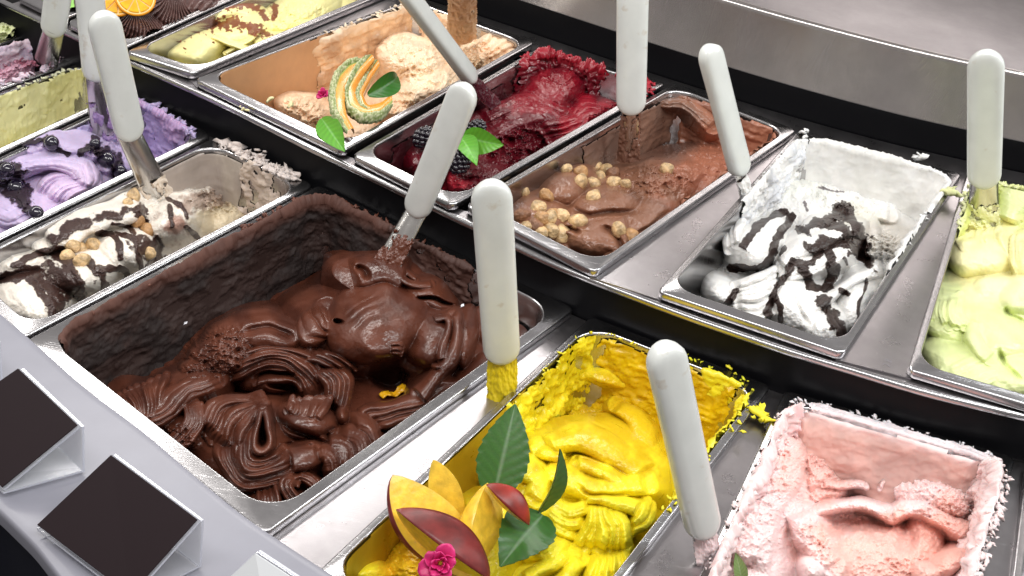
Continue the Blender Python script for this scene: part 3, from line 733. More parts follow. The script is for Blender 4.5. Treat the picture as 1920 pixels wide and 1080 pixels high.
CH = (.115, .034, .018); CH2 = (.60, .56, .58); CHD = (.018, .009, .007)
gelato('gelato', 'glossy dark chocolate gelato in thick spatula folds, piled in the widest pan', 'choc', 640, 820, -.080, [
    ('n', .008, 60),
    ('d', 540, 850, 400, 140, -30, -.092, .042),
    ('d', 840, 640, 240, 120, 25, -.085, .055),
    ('d', 300, 800, 140, 70, 40, -.080, .032),
    # left fan and the folds below it
    ('d', 262, 760, 70, 46, -10, -.066, .018),
    ('rr', [(262, 792, -.040), (238, 770, -.034), (206, 748, -.042)], [(272, 788, -.036), (296, 750, -.030), (312, 704, -.040)], 9, 9, .012),
    ('rr', [(250, 812, -.040), (225, 790, -.040), (200, 762, -.046)], [(262, 800, -.036), (236, 775, -.036), (208, 752, -.044)], 3, 7, .008),
    ('s', [(262, 790, -.046), (290, 778, -.040), (330, 745, -.038), (380, 728, -.040), (400, 710, -.044)], 26, .014, ('along', 14, .002)),
    ('d', 345, 800, 66, 44, 30, -.060, .024),
    ('rr', [(338, 752, -.036), (346, 790, -.030), (322, 818, -.034), (300, 832, -.042)], [(382, 765, -.034), (380, 802, -.030), (356, 838, -.034), (325, 858, -.042)], 9, 5.5, .0045),
    ('rough', 320, 830, 60, 40, .004, 12),
    # crumbly mound behind
    ('d', 430, 648, 86, 56, -24, -.064, .040), ('d', 505, 622, 86, 40, 4, -.056, .036),
    ('rough', 405, 655, 80, 52, .0055, 13), ('d', 375, 690, 44, 30, -30, -.064, .026), ('rough', 370, 690, 44, 30, .004, 9),
    ('cut', [(455, 628), (490, 612), (530, 618), (555, 632)], 7, .009),
    ('s', [(560, 640, -.040), (590, 610, -.032), (612, 590, -.034)], 34, .014, ('across', 20, .003)),
    # arc folds over dark hollows
    ('d', 520, 690, 90, 50, 0, -.066, .030),
    ('rr', [(426, 672, -.040), (478, 650, -.032), (530, 646, -.028), (575, 660, -.030), (606, 690, -.034), (612, 725, -.042)], [(420, 712, -.048), (472, 690, -.038), (530, 680, -.034), (566, 702, -.038), (584, 735, -.044), (592, 756, -.050)], 6, 8.0, .012),
    ('pit', 515, 704, 52, 10, -6, .018), ('pit', 535, 727, 42, 9, 8, .018),
    ('s', [(478, 716, -.050), (520, 708, -.045), (556, 712, -.046), (580, 735, -.05)], 8, .007),
    ('rr', [(592, 690, -.034), (606, 712, -.030), (614, 738, -.032), (611, 760, -.042)], [(628, 684, -.034), (648, 706, -.030), (656, 740, -.034), (640, 786, -.044)], 5, 9, .012),
    ('rr', [(570, 668, -.034), (600, 676, -.030), (630, 690, -.034)], [(600, 660, -.034), (640, 668, -.030), (662, 690, -.036)], 3, 7, .008),
    ('d', 640, 778, 14, 18, 30, -.046, .020),
    # swirl: ridges sweeping in from the upper left, loops round the eye
    ('d', 470, 830, 130, 100, 5, -.068, .032),
    ('rr', [(374, 800, -.036), (392, 768, -.028), (428, 745, -.026), (486, 738, -.034)], [(448, 856, -.034), (452, 815, -.022), (468, 780, -.020), (496, 762, -.028)], 11, 9.5, .012),
    ('d', 575, 790, 62, 38, 12, -.052, .034, None, .0015), ('rr', [(540, 772, -.028), (552, 762, -.024), (556, 752, -.028)], [(590, 790, -.022), (610, 772, -.020), (616, 752, -.028)], 5, 9, .005),
    ('rr', [(480, 780, -.022), (462, 815, -.018), (461, 846, -.018), (482, 863, -.018), (512, 858, -.019), (534, 840, -.024)], [(420, 812, -.036), (410, 856, -.036), (432, 900, -.036), (482, 920, -.034), (538, 908, -.032), (590, 880, -.034)], 7, 11, .013),
    ('s', [(487, 770, -.018), (472, 815, -.015), (470, 834, -.015), (488, 846, -.014), (508, 830, -.014), (502, 795, -.016), (492, 770, -.018)], 7.5, .008),
    ('pit', 489, 822, 10, 14, 0, .006),
    ('s', [(540, 868, -.032), (570, 862, -.028), (602, 845, -.030)], 24, .012),
    ('cut', [(520, 792), (560, 812), (600, 826), (626, 840), (634, 870)], 5, .012), ('cut', [(535, 832), (570, 838), (600, 836)], 5, .007),
    # front swirl
    ('d', 530, 930, 90, 52, -8, -.064, .026),
    ('rr', [(466, 922, -.044), (466, 948, -.036), (474, 978, -.042)], [(516, 905, -.034), (518, 942, -.026), (538, 972, -.034)], 7, 8, .010),
    ('rr', [(560, 898, -.030), (532, 898, -.026), (524, 922, -.024), (540, 946, -.026), (580, 950, -.034)], [(556, 908, -.028), (546, 908, -.022), (542, 918, -.020), (552, 930, -.022), (576, 938, -.030)], 3, 7, .008),
    ('s', [(560, 890, -.034), (590, 900, -.032), (606, 915, -.036)], 12, .008, ('along', 7, .002)),
    # stepped folds at the right lower side
    ('d', 668, 836, 66, 56, -20, -.058, .028, None, .002),
    ('rr', [(600, 862, -.030), (616, 850, -.024), (628, 862, -.022), (626, 890, -.030)], [(648, 790, -.036), (692, 800, -.028), (714, 838, -.028), (700, 872, -.036)], 4, 21, .016, .0004),
    ('cut', [(622, 838), (612, 812), (628, 800)], 4, .006),
    # twisted trough up to the right rim
    ('rr', [(660, 790, -.044), (700, 770, -.040), (752, 752, -.036), (800, 742, -.036)], [(700, 800, -.044), (740, 790, -.040), (790, 765, -.036), (850, 740, -.034)], 4, 9, .009),
    ('rr', [(770, 745, -.038), (800, 722, -.032), (836, 715, -.030), (862, 730, -.034)], [(790, 760, -.038), (830, 750, -.034), (880, 725, -.030), (925, 690, -.032)], 4, 10, .009),
    # the big smooth dome with its overhanging nose, hollow below
    ('d', 735, 700, 90, 44, 0, -.078, .03),
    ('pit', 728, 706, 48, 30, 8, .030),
    ('d', 712, 600, 112, 80, -12, -.036, .042, None, .005), ('d', 700, 632, 74, 42, 8, -.030, .032, None, .003),
    ('cut', [(640, 604), (690, 574), (735, 560)], 5, .0016), ('cut', [(636, 590), (680, 560), (720, 548)], 4, .0016), ('cut', [(650, 626), (700, 590), (750, 572)], 6, .0014), ('cut', [(800, 580), (796, 620), (790, 660)], 4, .003),
    ('rr', [(735, 642, -.006), (752, 640, -.006), (760, 650, -.012)], [(738, 656, -.010), (752, 656, -.010), (760, 662, -.016)], 3, 4, .004),
    ('s', [(656, 510, -.026), (690, 505, -.020), (730, 505, -.020), (770, 520, -.022)], 30, .014), ('cut', [(664, 500), (680, 512), (684, 528)], 5, .008), ('pit', 628, 600, 12, 8, 0, .016),
    # shoulder below the spatula, lobes to its right
    ('d', 800, 545, 64, 42, 22, -.044, .036, None, .002), ('s', [(738, 505, -.014), (770, 530, -.010), (810, 530, -.012)], 7, .005), ('s', [(745, 498, -.016), (785, 520, -.012)], 5, .004),
    ('cut', [(776, 556), (815, 554), (850, 566)], 3.2, .014),
    ('d', 810, 622, 52, 66, 0, -.036, .032, None, .0015),
    ('s', [(806, 594, -.010), (828, 588, -.006), (836, 604, -.005), (828, 640, -.008), (834, 668, -.014)], 8, .006),
    ('s', [(842, 588, -.012), (856, 600, -.008), (852, 640, -.010), (842, 680, -.018), (806, 718, -.026), (780, 742, -.032)], 14, .010),
    ('d', 872, 630, 28, 62, 6, -.034, .026, None, .001), ('d', 826, 682, 12, 9, 0, -.022, .014),
    ('d', 940, 625, 90, 56, 24, -.050, .028), ('d', 895, 700, 60, 26, -30, -.040, .018), ('s', [(905, 590, -.030), (930, 600, -.026), (950, 630, -.03)], 20, .01),
    ('soft', .0012, 30, 30),
    ('pd', 730, 704, 42, 26, 0, CHD, {'rag': .3, 'a': .7, 'soft': .4}),  # shade of the hollow under the dome, painted as darker chocolate
 ], CH, M_CHOC, seed=3, fine=.00035, fs=9, col2=CH2,
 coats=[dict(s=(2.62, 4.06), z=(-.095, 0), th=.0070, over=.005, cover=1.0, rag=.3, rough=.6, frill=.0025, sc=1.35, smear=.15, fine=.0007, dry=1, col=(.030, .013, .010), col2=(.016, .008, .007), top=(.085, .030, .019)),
        dict(s=(2.25, 2.75), z=(-.04, 0), th=.005, over=.004, cover=.75, rag=.4, frill=.003, dry=.8, col=(.07, .028, .02), seed=3)],
 crumbs=[dict(s=(2.72, 3.30), n=110, size=.0022, out=(-.002, .007), col=CH), dict(s=(2.25, 2.75), n=40, size=.0020, out=(-.002, .004), col=CH), dict(s=(3.3, 3.95), n=26, size=.0016, out=(-.003, .002), col=CH), dict(px=[(348, 606)], size=.003, z=-.04, col=(.8, .8, .85)), dict(px=[(867, 573)], size=.003, z=.0, col=(.8, .8, .85))])

YE = (.90, .77, .03)
gelato('gelato', 'bright yellow gelato with a swirled ridged mound beside peach slices', 'yellow', 400, 720, -.075, [
    ('n', .006, 60),
    ('d', 850, 1040, 200, 120, 0, -.085, .060),
    ('d', 1190, 800, 210, 120, -30, -.098, .026),
    ('rough', 1100, 730, 150, 60, .005, 26), ('rough', 1030, 800, 70, 60, .008, 12), ('rough', 1180, 800, 90, 40, .004, 16),
    ('s', [(1080, 700, -.05), (1130, 690, -.04), (1190, 710, -.05)], 22, .010), ('s', [(1160, 760, -.055), (1200, 800, -.05), (1220, 860, -.06)], 20, .008),
    ('d', 990, 905, 60, 60, 0, -.055, .034), ('s', [(955, 905, -.026), (985, 880, -.020), (1015, 900, -.022), (1000, 935, -.024)], 20, .009),
    ('d', 1119, 945, 108, 76, 6, -.062, .038),
    ('s', [(1022, 838, -.034), (1074, 818, -.028), (1122, 832, -.024), (1172, 855, -.026), (1212, 893, -.034)], 27, .020, None, .001),
    ('s', [(1012, 850, -.030), (1030, 860, -.026), (1060, 850, -.03)], 16, .01),
    ('s', [(1084, 872, -.024), (1130, 876, -.018), (1169, 900, -.020), (1190, 914, -.026)], 18, .015, None, .001),
    ('s', [(1050, 886, -.028), (1085, 910, -.022), (1147, 916, -.018), (1212, 908, -.028)], 24, .016, None, .001),
    ('s', [(1100, 928, -.018), (1144, 936, -.013), (1193, 960, -.020)], 15, .013, None, .0006),
    ('cut', [(1075, 905), (1110, 925), (1150, 928), (1195, 930)], 4, .006), ('cut', [(1070, 862), (1120, 862), (1160, 880)], 4, .006),
    ('rr', [(1112, 940, -.010), (1108, 985, -.010), (1080, 1028, -.026)], [(1148, 946, -.012), (1166, 988, -.012), (1176, 1022, -.026)], 6, 12.5, .014, .0004),
    ('rr', [(1018, 960, -.022), (1050, 985, -.020), (1090, 1000, -.024)], [(1025, 935, -.018), (1062, 955, -.014), (1105, 948, -.012)], 3, 18, .010, .001),
    ('rr', [(1176, 985, -.024), (1200, 968, -.022), (1206, 940, -.026)], [(1180, 1000, -.028), (1212, 985, -.026), (1216, 950, -.030)], 2, 12, .01),
    ('d', 1130, 1050, 110, 50, 0, -.062, .022),
    ('rr', [(1118, 1034, -.030), (1112, 1065, -.028), (1104, 1110, -.034)], [(1164, 1018, -.030), (1186, 1058, -.028), (1206, 1100, -.036)], 6, 13, .014, .0004),
    ('s', [(1000, 1010, -.034), (1030, 1022, -.028), (1062, 1038, -.030)], 30, .014), ('s', [(1065, 1035, -.03), (1030, 1060, -.024), (990, 1085, -.03)], 18, .012), ('s', [(1090, 1045, -.034), (1070, 1075, -.028), (1050, 1100, -.03)], 16, .010),
    ('d', 800, 1050, 80, 60, 0, -.05, .036), ('s', [(870, 965, -.036), (905, 950, -.028), (930, 965, -.03)], 28, .014), ('d', 690, 1070, 60, 36, 0, -.05, .028),
    ('rough', 800, 1040, 90, 50, .006, 22),
    ('soft', .0014, 26, 60),
    ('pd', 1190, 790, 150, 90, -30, (.62, .40, .006), {'rag': .8, 'rs': 40, 'a': .8, 'soft': .5}),
    ('pd', 1330, 760, 90, 110, 0, (.66, .42, .008), {'rag': .4, 'rs': 40, 'a': .8, 'soft': .5}),
    ('pd', 1090, 760, 60, 50, 0, (.66, .42, .008), {'rag': .9, 'rs': 30, 'a': .6, 'soft': .5}),
    ('pd', 910, 910, 60, 60, 0, (.8, .45, .01), {'rag': .6, 'rs': 30, 'a': .5, 'soft': .5}),
    ('pd', 780, 1050, 70, 50, 0, (.85, .42, .012), {'rag': .6, 'rs': 30, 'a': .7, 'soft': .5}),
 ], YE, M_YEL, seed=11, fine=.0008, fs=9,
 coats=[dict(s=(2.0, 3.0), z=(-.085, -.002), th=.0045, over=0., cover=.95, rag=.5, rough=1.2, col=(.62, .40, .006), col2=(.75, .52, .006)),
        dict(s=(2.0, 2.4), z=(-.02, 0), th=.003, over=.004, cover=.7, rag=.6, frill=.0015, col=YE, seed=4),
        dict(s=(1.55, 2.05), z=(-.07, 0), th=.005, over=.003, cover=.8, rag=.5, frill=.0025, col=YE, seed=2),
        dict(s=(2.95, 3.42), z=(-.085, .0), th=.005, over=.0015, cover=.78, rag=.6, vert=1, rough=1.4, col=(.62, .50, .008), col2=YE),
        dict(s=(3.30, 3.98), z=(-.08, -.0004), th=.0010, over=.0, cover=1.3, rag=.1, rough=.2, edge=.001, smear=.1, sc=3, col=(.42, .27, .012), col2=(.30, .19, .012), seed=7)],
 crumbs=[dict(s=(2.0, 2.45), n=22, size=.0015, out=(.001, .012), col=(.7, .68, .02)), dict(s=(1.5, 2.0), n=46, size=.0019, out=(-.003, .004), col=YE), dict(s=(2.7, 3.35), n=24, size=.0014, out=(-.003, .001), col=YE),
         dict(px=[(1418, 772), (1424, 778), (1430, 786), (1436, 778), (1426, 768), (1412, 783), (1440, 790)], size=.0052, z=-.002, col=YE), dict(px=[(1393, 810), (1368, 690), (1378, 700), (1402, 715)], size=.002, z=0.001, col=YE)])

PK = (.88, .70, .69); PK2 = (.84, .50, .43)
gelato('gelato', 'pale pink gelato with scraped hollows in the pan at the lower right corner', 'pink', 420, 620, -.088, [
    ('n', .006, 90),
    ('d', 1600, 1020, 260, 90, 10, -.100, .040),
    ('s', [(1480, 780, -.050), (1450, 870, -.042), (1410, 960, -.038), (1390, 1060, -.036)], 56, .028), ('rough', 1420, 930, 80, 170, .006, 18), ('rough', 1440, 820, 60, 60, .005, 12),
    ('s', [(1505, 800, -.05), (1520, 850, -.052), (1545, 905, -.056)], 34, .014), ('rough', 1545, 870, 60, 30, .005, 13),
    ('s', [(1507, 964, -.050), (1571, 942, -.046), (1639, 944, -.047), (1668, 960, -.048)], 12, .006, None, .003),
    ('s', [(1500, 962, -.046), (1526, 1007, -.040), (1560, 1062, -.038)], 26, .014), ('rough', 1535, 1015, 46, 50, .005, 10),
    ('s', [(1522, 842, -.046), (1566, 850, -.044), (1604, 852, -.044), (1610, 880, -.048)], 5, .004), ('s', [(1604, 850, -.044), (1662, 856, -.042), (1668, 886, -.044), (1648, 908, -.05)], 6, .005), ('s', [(1545, 905, -.05), (1590, 900, -.05), (1620, 905, -.05)], 6, .005),
    ('d', 1765, 915, 110, 62, 8, -.070, .040), ('rough', 1765, 905, 90, 46, .0035, 11), ('s', [(1669, 960, -.046), (1700, 950, -.042), (1744, 962, -.043), (1815, 1000, -.042)], 14, .006, None, .003), ('rough', 1780, 965, 70, 30, .004, 9),
    
    ('d', 1640, 1045, 130, 70, 0, -.078, .032, None, .006), ('d', 1735, 1010, 44, 50, 0, -.07, .018, None, .006),
    ('pit', 1585, 985, 66, 26, 4, .008), ('pit', 1560, 935, 50, 14, -20, .006), ('pit', 1700, 1010, 30, 40, 10, .007),
    ('d', 1520, 1065, 30, 26, 0, -.045, .028), ('d', 1740, 1072, 34, 20, 0, -.045, .026), ('d', 1785, 1055, 40, 26, -20, -.045, .028),
    ('rough', 1700, 1060, 60, 20, .004, 9),
    ('soft', .0015, 30, -20),
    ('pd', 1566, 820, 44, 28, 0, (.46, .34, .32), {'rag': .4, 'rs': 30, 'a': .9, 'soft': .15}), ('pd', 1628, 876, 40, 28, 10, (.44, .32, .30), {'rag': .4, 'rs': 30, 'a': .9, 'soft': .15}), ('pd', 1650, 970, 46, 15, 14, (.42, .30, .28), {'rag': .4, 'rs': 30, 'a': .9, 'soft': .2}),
    ('pd', 1530, 880, 70, 60, 20, PK2, {'rag': .6, 'rs': 50, 'a': .7, 'soft': .4}),
    ('pd', 1680, 1040, 160, 75, 10, PK2, {'rag': .5, 'rs': 50, 'a': .9, 'soft': .35}),
    ('pd', 1790, 1000, 60, 70, 10, (.82, .46, .38), {'rag': .5, 'rs': 40, 'a': .7, 'soft': .4}),
    ('rough', 1640, 930, 320, 200, .0022, 9),
 ], PK, M_PINK, seed=21, fine=.0010, fs=7,
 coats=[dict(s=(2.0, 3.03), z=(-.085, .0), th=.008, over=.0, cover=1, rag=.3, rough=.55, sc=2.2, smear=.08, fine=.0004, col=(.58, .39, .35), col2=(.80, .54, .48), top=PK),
        dict(s=(2.0, 3.0), z=(-.004, 0), th=.0022, over=.0105, cover=1.0, rag=.45, edge=.004, frill=.002, col=(.84, .74, .76), seed=4),
        dict(s=(1.3, 2.08), z=(-.06, 0), th=.008, over=.0055, cover=1.05, rag=.3, frill=.003, col=PK, rough=1.0, seed=6),
        dict(s=(2.95, 3.98), z=(-.085, 0), th=.0085, over=.005, cover=1.1, rag=.25, frill=.002, rough=1.1, sc=1.2, col=PK, col2=(.84, .60, .60))],
 crumbs=[dict(s=(2.0, 3.0), n=110, size=.0019, out=(.001, .011), col=(.84, .76, .78)), dict(s=(1.4, 2.05), n=130, size=.0028, out=(-.003, .009), col=PK), dict(s=(2.9, 3.8), n=110, size=.0020, out=(-.006, .005), col=PK)])

WH = (.80, .79, .77); SA = (.026, .013, .010)
def sauce(pts, wd=9, lift=.0014, rag=.35): return ('ps', pts, wd * 1.18, SA, {'lift': lift, 'rag': rag + .5, 'rs': 22, 'soft': .07})
gelato('gelato', 'white gelato streaked with black chocolate sauce between two steel wedge plates', 'white', 420, 640, -.070, [
    ('n', .006, 60),
    ('d', 1560, 380, 230, 90, 20, -.080, .040),
    ('d', 1500, 560, 200, 100, 20, -.072, .036),
    ('rough', 1545, 340, 200, 50, .003, 22), ('soft', .0025, 30, 20),
    ('s', [(1622, 400, -.040), (1640, 420, -.044), (1636, 470, -.05)], 12, .008, None, .004), ('s', [(1540, 378, -.044), (1600, 392, -.040), (1670, 402, -.042)], 16, .008, None, .004), ('rough', 1610, 385, 90, 22, .004, 12),
    ('d', 1420, 458, 64, 44, -28, -.044, .042, None, .002),
    ('rr', [(1372, 436, -.022), (1366, 452, -.018), (1370, 470, -.022)], [(1392, 418, -.016), (1388, 440, -.008), (1392, 462, -.012)], 4, 9, .006),
    ('rough', 1345, 512, 26, 14, .006, 7),
    ('d', 1350, 545, 42, 34, 20, -.052, .030), ('d', 1420, 560, 60, 48, 10, -.056, .028),
    ('rr', [(1374, 534, -.022), (1404, 524, -.016), (1450, 506, -.016)], [(1388, 590, -.030), (1420, 598, -.024), (1452, 590, -.024)], 7, 9, .010),
    ('d', 1560, 440, 62, 54, 10, -.052, .042, None, .002), ('rough', 1575, 425, 46, 36, .004, 14),
    ('s', [(1470, 500, -.028), (1500, 470, -.020), (1560, 440, -.014), (1600, 425, -.018)], 18, .012), ('s', [(1480, 520, -.026), (1530, 490, -.018), (1580, 470, -.014)], 18, .010, ('along', 9, .0015)),
    ('d', 1500, 570, 70, 66, 20, -.054, .044, None, .002), ('d', 1545, 600, 50, 50, 0, -.050, .036, ('fan', 1540, 530, 40, .0022)),
    ('d', 1605, 560, 48, 70, 20, -.054, .040, None, .002),
    ('s', [(1500, 600, -.024), (1550, 555, -.018), (1610, 520, -.018), (1640, 505, -.024)], 9, .008),
    ('cut', [(1520, 610), (1505, 580), (1500, 550)], 4, .005), ('cut', [(1445, 600), (1456, 560), (1478, 530)], 4, .004),
    ('rough', 1655, 480, 40, 50, .006, 9), ('rough', 1610, 360, 120, 40, .003, 9),
    ('pd', 1480, 330, 90, 40, 10, (.72, .73, .66), {'rag': .5, 'a': .6, 'soft': .5, 'rs': 40}),
    ('pd', 1660, 440, 50, 40, 0, (.60, .56, .50), {'rag': .5, 'a': .8, 'soft': .4, 'rs': 30}), ('pd', 1610, 400, 40, 20, 20, (.66, .64, .56), {'rag': .5, 'a': .8, 'soft': .4, 'rs': 30}),
    sauce([(1464, 405), (1428, 424), (1412, 446), (1398, 470)], 6.5), sauce([(1480, 408), (1470, 440), (1440, 490), (1420, 502), (1370, 503)], 6),
    sauce([(1502, 432), (1530, 416), (1576, 394)], 9, rag=.8), sauce([(1576, 394), (1604, 408), (1618, 446), (1614, 470)], 11, rag=.8), sauce([(1560, 410), (1590, 430), (1606, 450)], 9, rag=1.0),
    sauce([(1528, 462), (1560, 450), (1600, 462), (1628, 488)], 11, rag=.5), sauce([(1512, 506), (1524, 530), (1545, 542), (1560, 522), (1556, 490)], 7), sauce([(1556, 470), (1560, 500), (1558, 520)], 8), sauce([(1490, 490), (1512, 500), (1530, 480), (1536, 470)], 5),
    sauce([(1486, 508), (1466, 535), (1452, 556), (1440, 588)], 8), sauce([(1456, 560), (1470, 584), (1464, 612)], 5),
    sauce([(1543, 558), (1562, 600), (1576, 634)], 9), sauce([(1379, 542), (1370, 560), (1360, 572)], 5), sauce([(1623, 520), (1616, 555), (1606, 595)], 2.4), sauce([(1575, 545), (1590, 555)], 4), sauce([(1466, 480), (1474, 470)], 3), sauce([(1580, 485), (1586, 497)], 3),
    ('ps', [(1440, 345), (1470, 320)], 4, (.2, .18, .18), {'rag': 1, 'rs': 8}), ('ps', [(1530, 352), (1580, 360)], 2, (.2, .18, .18), {'rag': 1, 'rs': 8}), ('ps', [(1600, 340), (1640, 346)], 2, (.2, .18, .18), {'rag': 1, 'rs': 8}), ('ps', [(1650, 300), (1656, 306)], 3, (.1, .09, .1), {}), ('ps', [(1500, 380), (1510, 392)], 3, (.2, .18, .18), {'rag': 1, 'rs': 8}),
 ], WH, M_PALE, seed=31, fine=.0008, fs=8,
 coats=[dict(s=(1.72, 3.0), z=(-.07, .0), th=.0065, over=.005, cover=1.1, rag=.2, rough=.5, sc=2.4, smear=.15, frill=.003, col=WH, col2=(.72, .71, .68)),
        dict(s=(2.95, 3.52), z=(-.075, .0), th=.008, over=.0045, cover=1.05, rag=.3, rough=1.0, frill=.002, col=WH, col2=(.68, .69, .72)),
        dict(s=(1.35, 1.75), z=(-.05, .0), th=.005, over=.004, cover=1.0, rag=.3, frill=.0015, col=WH, seed=3)],
 crumbs=[dict(s=(2.0, 3.0), n=60, size=.0017, out=(-.004, .005), col=WH), dict(s=(1.5, 2.0), n=30, size=.0017, out=(-.004, .003), col=WH), dict(s=(3.0, 3.4), n=50, size=.0017, out=(-.004, .003), col=WH),
         dict(px=[(1504, 250), (1512, 246), (1508, 258), (1722, 290), (1726, 298), (1716, 296)], size=.0042, z=0.002, col=WH)])

HZ = (.225, .098, .056); HZ2 = (.34, .16, .10)
gelato('gelato', 'smooth milk chocolate gelato topped with hazelnuts', 'haz', 380, 640, -.062, [
    ('n', .006, 60),
    ('d', 1350, 300, 170, 90, -35, -.070, .030),
    ('d', 1120, 400, 190, 90, -25, -.068, .048),
    ('d', 1010, 400, 80, 60, 0, -.046, .034),
    ('d', 1060, 345, 66, 44, -20, -.042, .034),
    ('d', 1135, 385, 96, 58, -10, -.046, .038, None, .004),
    ('s', [(1050, 400, -.026), (1120, 440, -.024), (1180, 430, -.026)], 34, .012),
    ('d', 1105, 445, 60, 38, 10, -.042, .030),
    ('d', 1205, 410, 80, 40, -35, -.040, .024),
    ('d', 1170, 470, 60, 30, -20, -.044, .026),
    ('d', 1230, 350, 100, 50, -20, -.05, .028), ('cut', [(1060, 380), (1100, 402), (1150, 408), (1200, 396)], 5, .006), ('cut', [(1120, 430), (1150, 440), (1168, 470)], 5, .007), ('cut', [(1040, 430), (1065, 425), (1085, 440)], 5, .006), ('cut', [(1180, 440), (1220, 420), (1260, 385)], 4, .005),
    ('rough', 1220, 340, 90, 34, .005, 12), ('rough', 1320, 300, 120, 60, .003, 14),
    ('s', [(1215, 180, -.02), (1300, 190, -.012), (1340, 230, -.02)], 20, .01, ('along', 12, .002)),
    ('soft', .003, 30, 20),
    ('pd', 1350, 290, 110, 80, -30, (.36, .135, .080), {'rag': .5, 'a': .9, 'soft': .4, 'rs': 40}),
    ('pd', 1250, 250, 70, 50, -30, (.17, .095, .072), {'rag': .5, 'a': .8, 'soft': .4, 'rs': 40}),
 ], HZ, M_CHOC, seed=41, fine=.0006, fs=10, zmax=-.004,
 coats=[dict(s=(2.0, 3.0), z=(-.065, -.0005), th=.008, over=.0, cover=1, rag=.35, rough=1.0, sc=2.2, frill=.002, col=(.38, .155, .092), col2=(.28, .12, .078)),
        dict(s=(1.4, 2.05), z=(-.05, -.0005), th=.006, over=.0, cover=.9, rag=.4, rough=.9, sc=1.6, col=(.42, .17, .10)),
        dict(s=(2.95, 3.55), z=(-.065, -.004), th=.003, over=.0, cover=.9, rag=.5, rough=.9, sc=2.2, col=(.17, .10, .075), col2=(.24, .13, .09))],
 crumbs=[])

BR = (.105, .003, .009); BR2 = (.24, .006, .016)
gelato('gelato', 'dark red berry sorbet with a wet chunky surface and blackberries', 'berry', 360, 600, -.060, [
    ('n', .006, 50),
    ('d', 1000, 230, 210, 80, -30, -.068, .046),
    ('d', 800, 285, 60, 50, 0, -.05, .032, ('lin', 20, 18, .002)),
    ('d', 900, 330, 70, 50, 0, -.05, .032, ('lin', 80, 22, .002)),
    ('d', 985, 215, 110, 50, -20, -.046, .036, ('arc', 960, 300, 18, .0024)),
    ('d', 1050, 150, 90, 50, -20, -.04, .034),
    ('d', 1090, 225, 80, 50, -20, -.042, .028, ('arc', 1120, 270, 15, .003)),
    ('rough', 940, 250, 80, 60, .006, 20), ('rough', 860, 320, 90, 50, .006, 18), ('rough', 980, 270, 90, 50, .006, 16), ('rough', 1060, 130, 80, 40, .005, 20), ('rr', [(1010, 240, -.02), (1050, 215, -.014), (1090, 225, -.02)], [(1040, 275, -.024), (1090, 255, -.018), (1130, 240, -.022)], 5, 9, .008), ('rr', [(900, 225, -.02), (950, 200, -.012), (1000, 190, -.014)], [(915, 250, -.02), (965, 225, -.012), (1020, 210, -.014)], 3, 16, .009),
    ('soft', .003, 22, 40),
    ('pd', 1010, 175, 70, 40, -20, BR2, {'rag': .6, 'a': .8, 'soft': .3, 'rs': 30}),
    ('pd', 1100, 215, 60, 34, -20, (.29, .008, .020), {'rag': .6, 'a': .9, 'soft': .3, 'rs': 30}),
    ('pd', 850, 345, 30, 14, 0, (.36, .02, .035), {'rag': .3, 'a': .9, 'soft': .2}),
 ], BR, M_BERRY, seed=51, fine=.0007, fs=9,
 coats=[dict(s=(2.0, 2.35), z=(-.05, .0), th=.007, over=.006, cover=.7, rag=.6, rough=1.3, frill=.006, col=(.34, .010, .026), seed=1),
        dict(s=(2.35, 3.2), z=(-.06, .0), th=.009, over=.004, cover=.92, rag=.5, rough=1.3, frill=.006, col=(.15, .006, .015), top=(.30, .010, .022)),
        dict(s=(1.6, 2.0), z=(-.05, .0), th=.007, over=.002, cover=.85, rag=.5, frill=.004, col=(.28, .01, .022)),
        dict(s=(3.2, 3.9), z=(-.06, -.01), th=.002, over=.0, cover=.9, rag=.3, rough=.5, col=(.05, .008, .012), seed=5)],
 crumbs=[dict(s=(2.75, 3.1), n=50, size=.0030, out=(-.003, .008), col=(.36, .012, .028)), dict(s=(1.9, 2.25), n=50, size=.0030, out=(-.003, .010), col=(.36, .012, .028))])

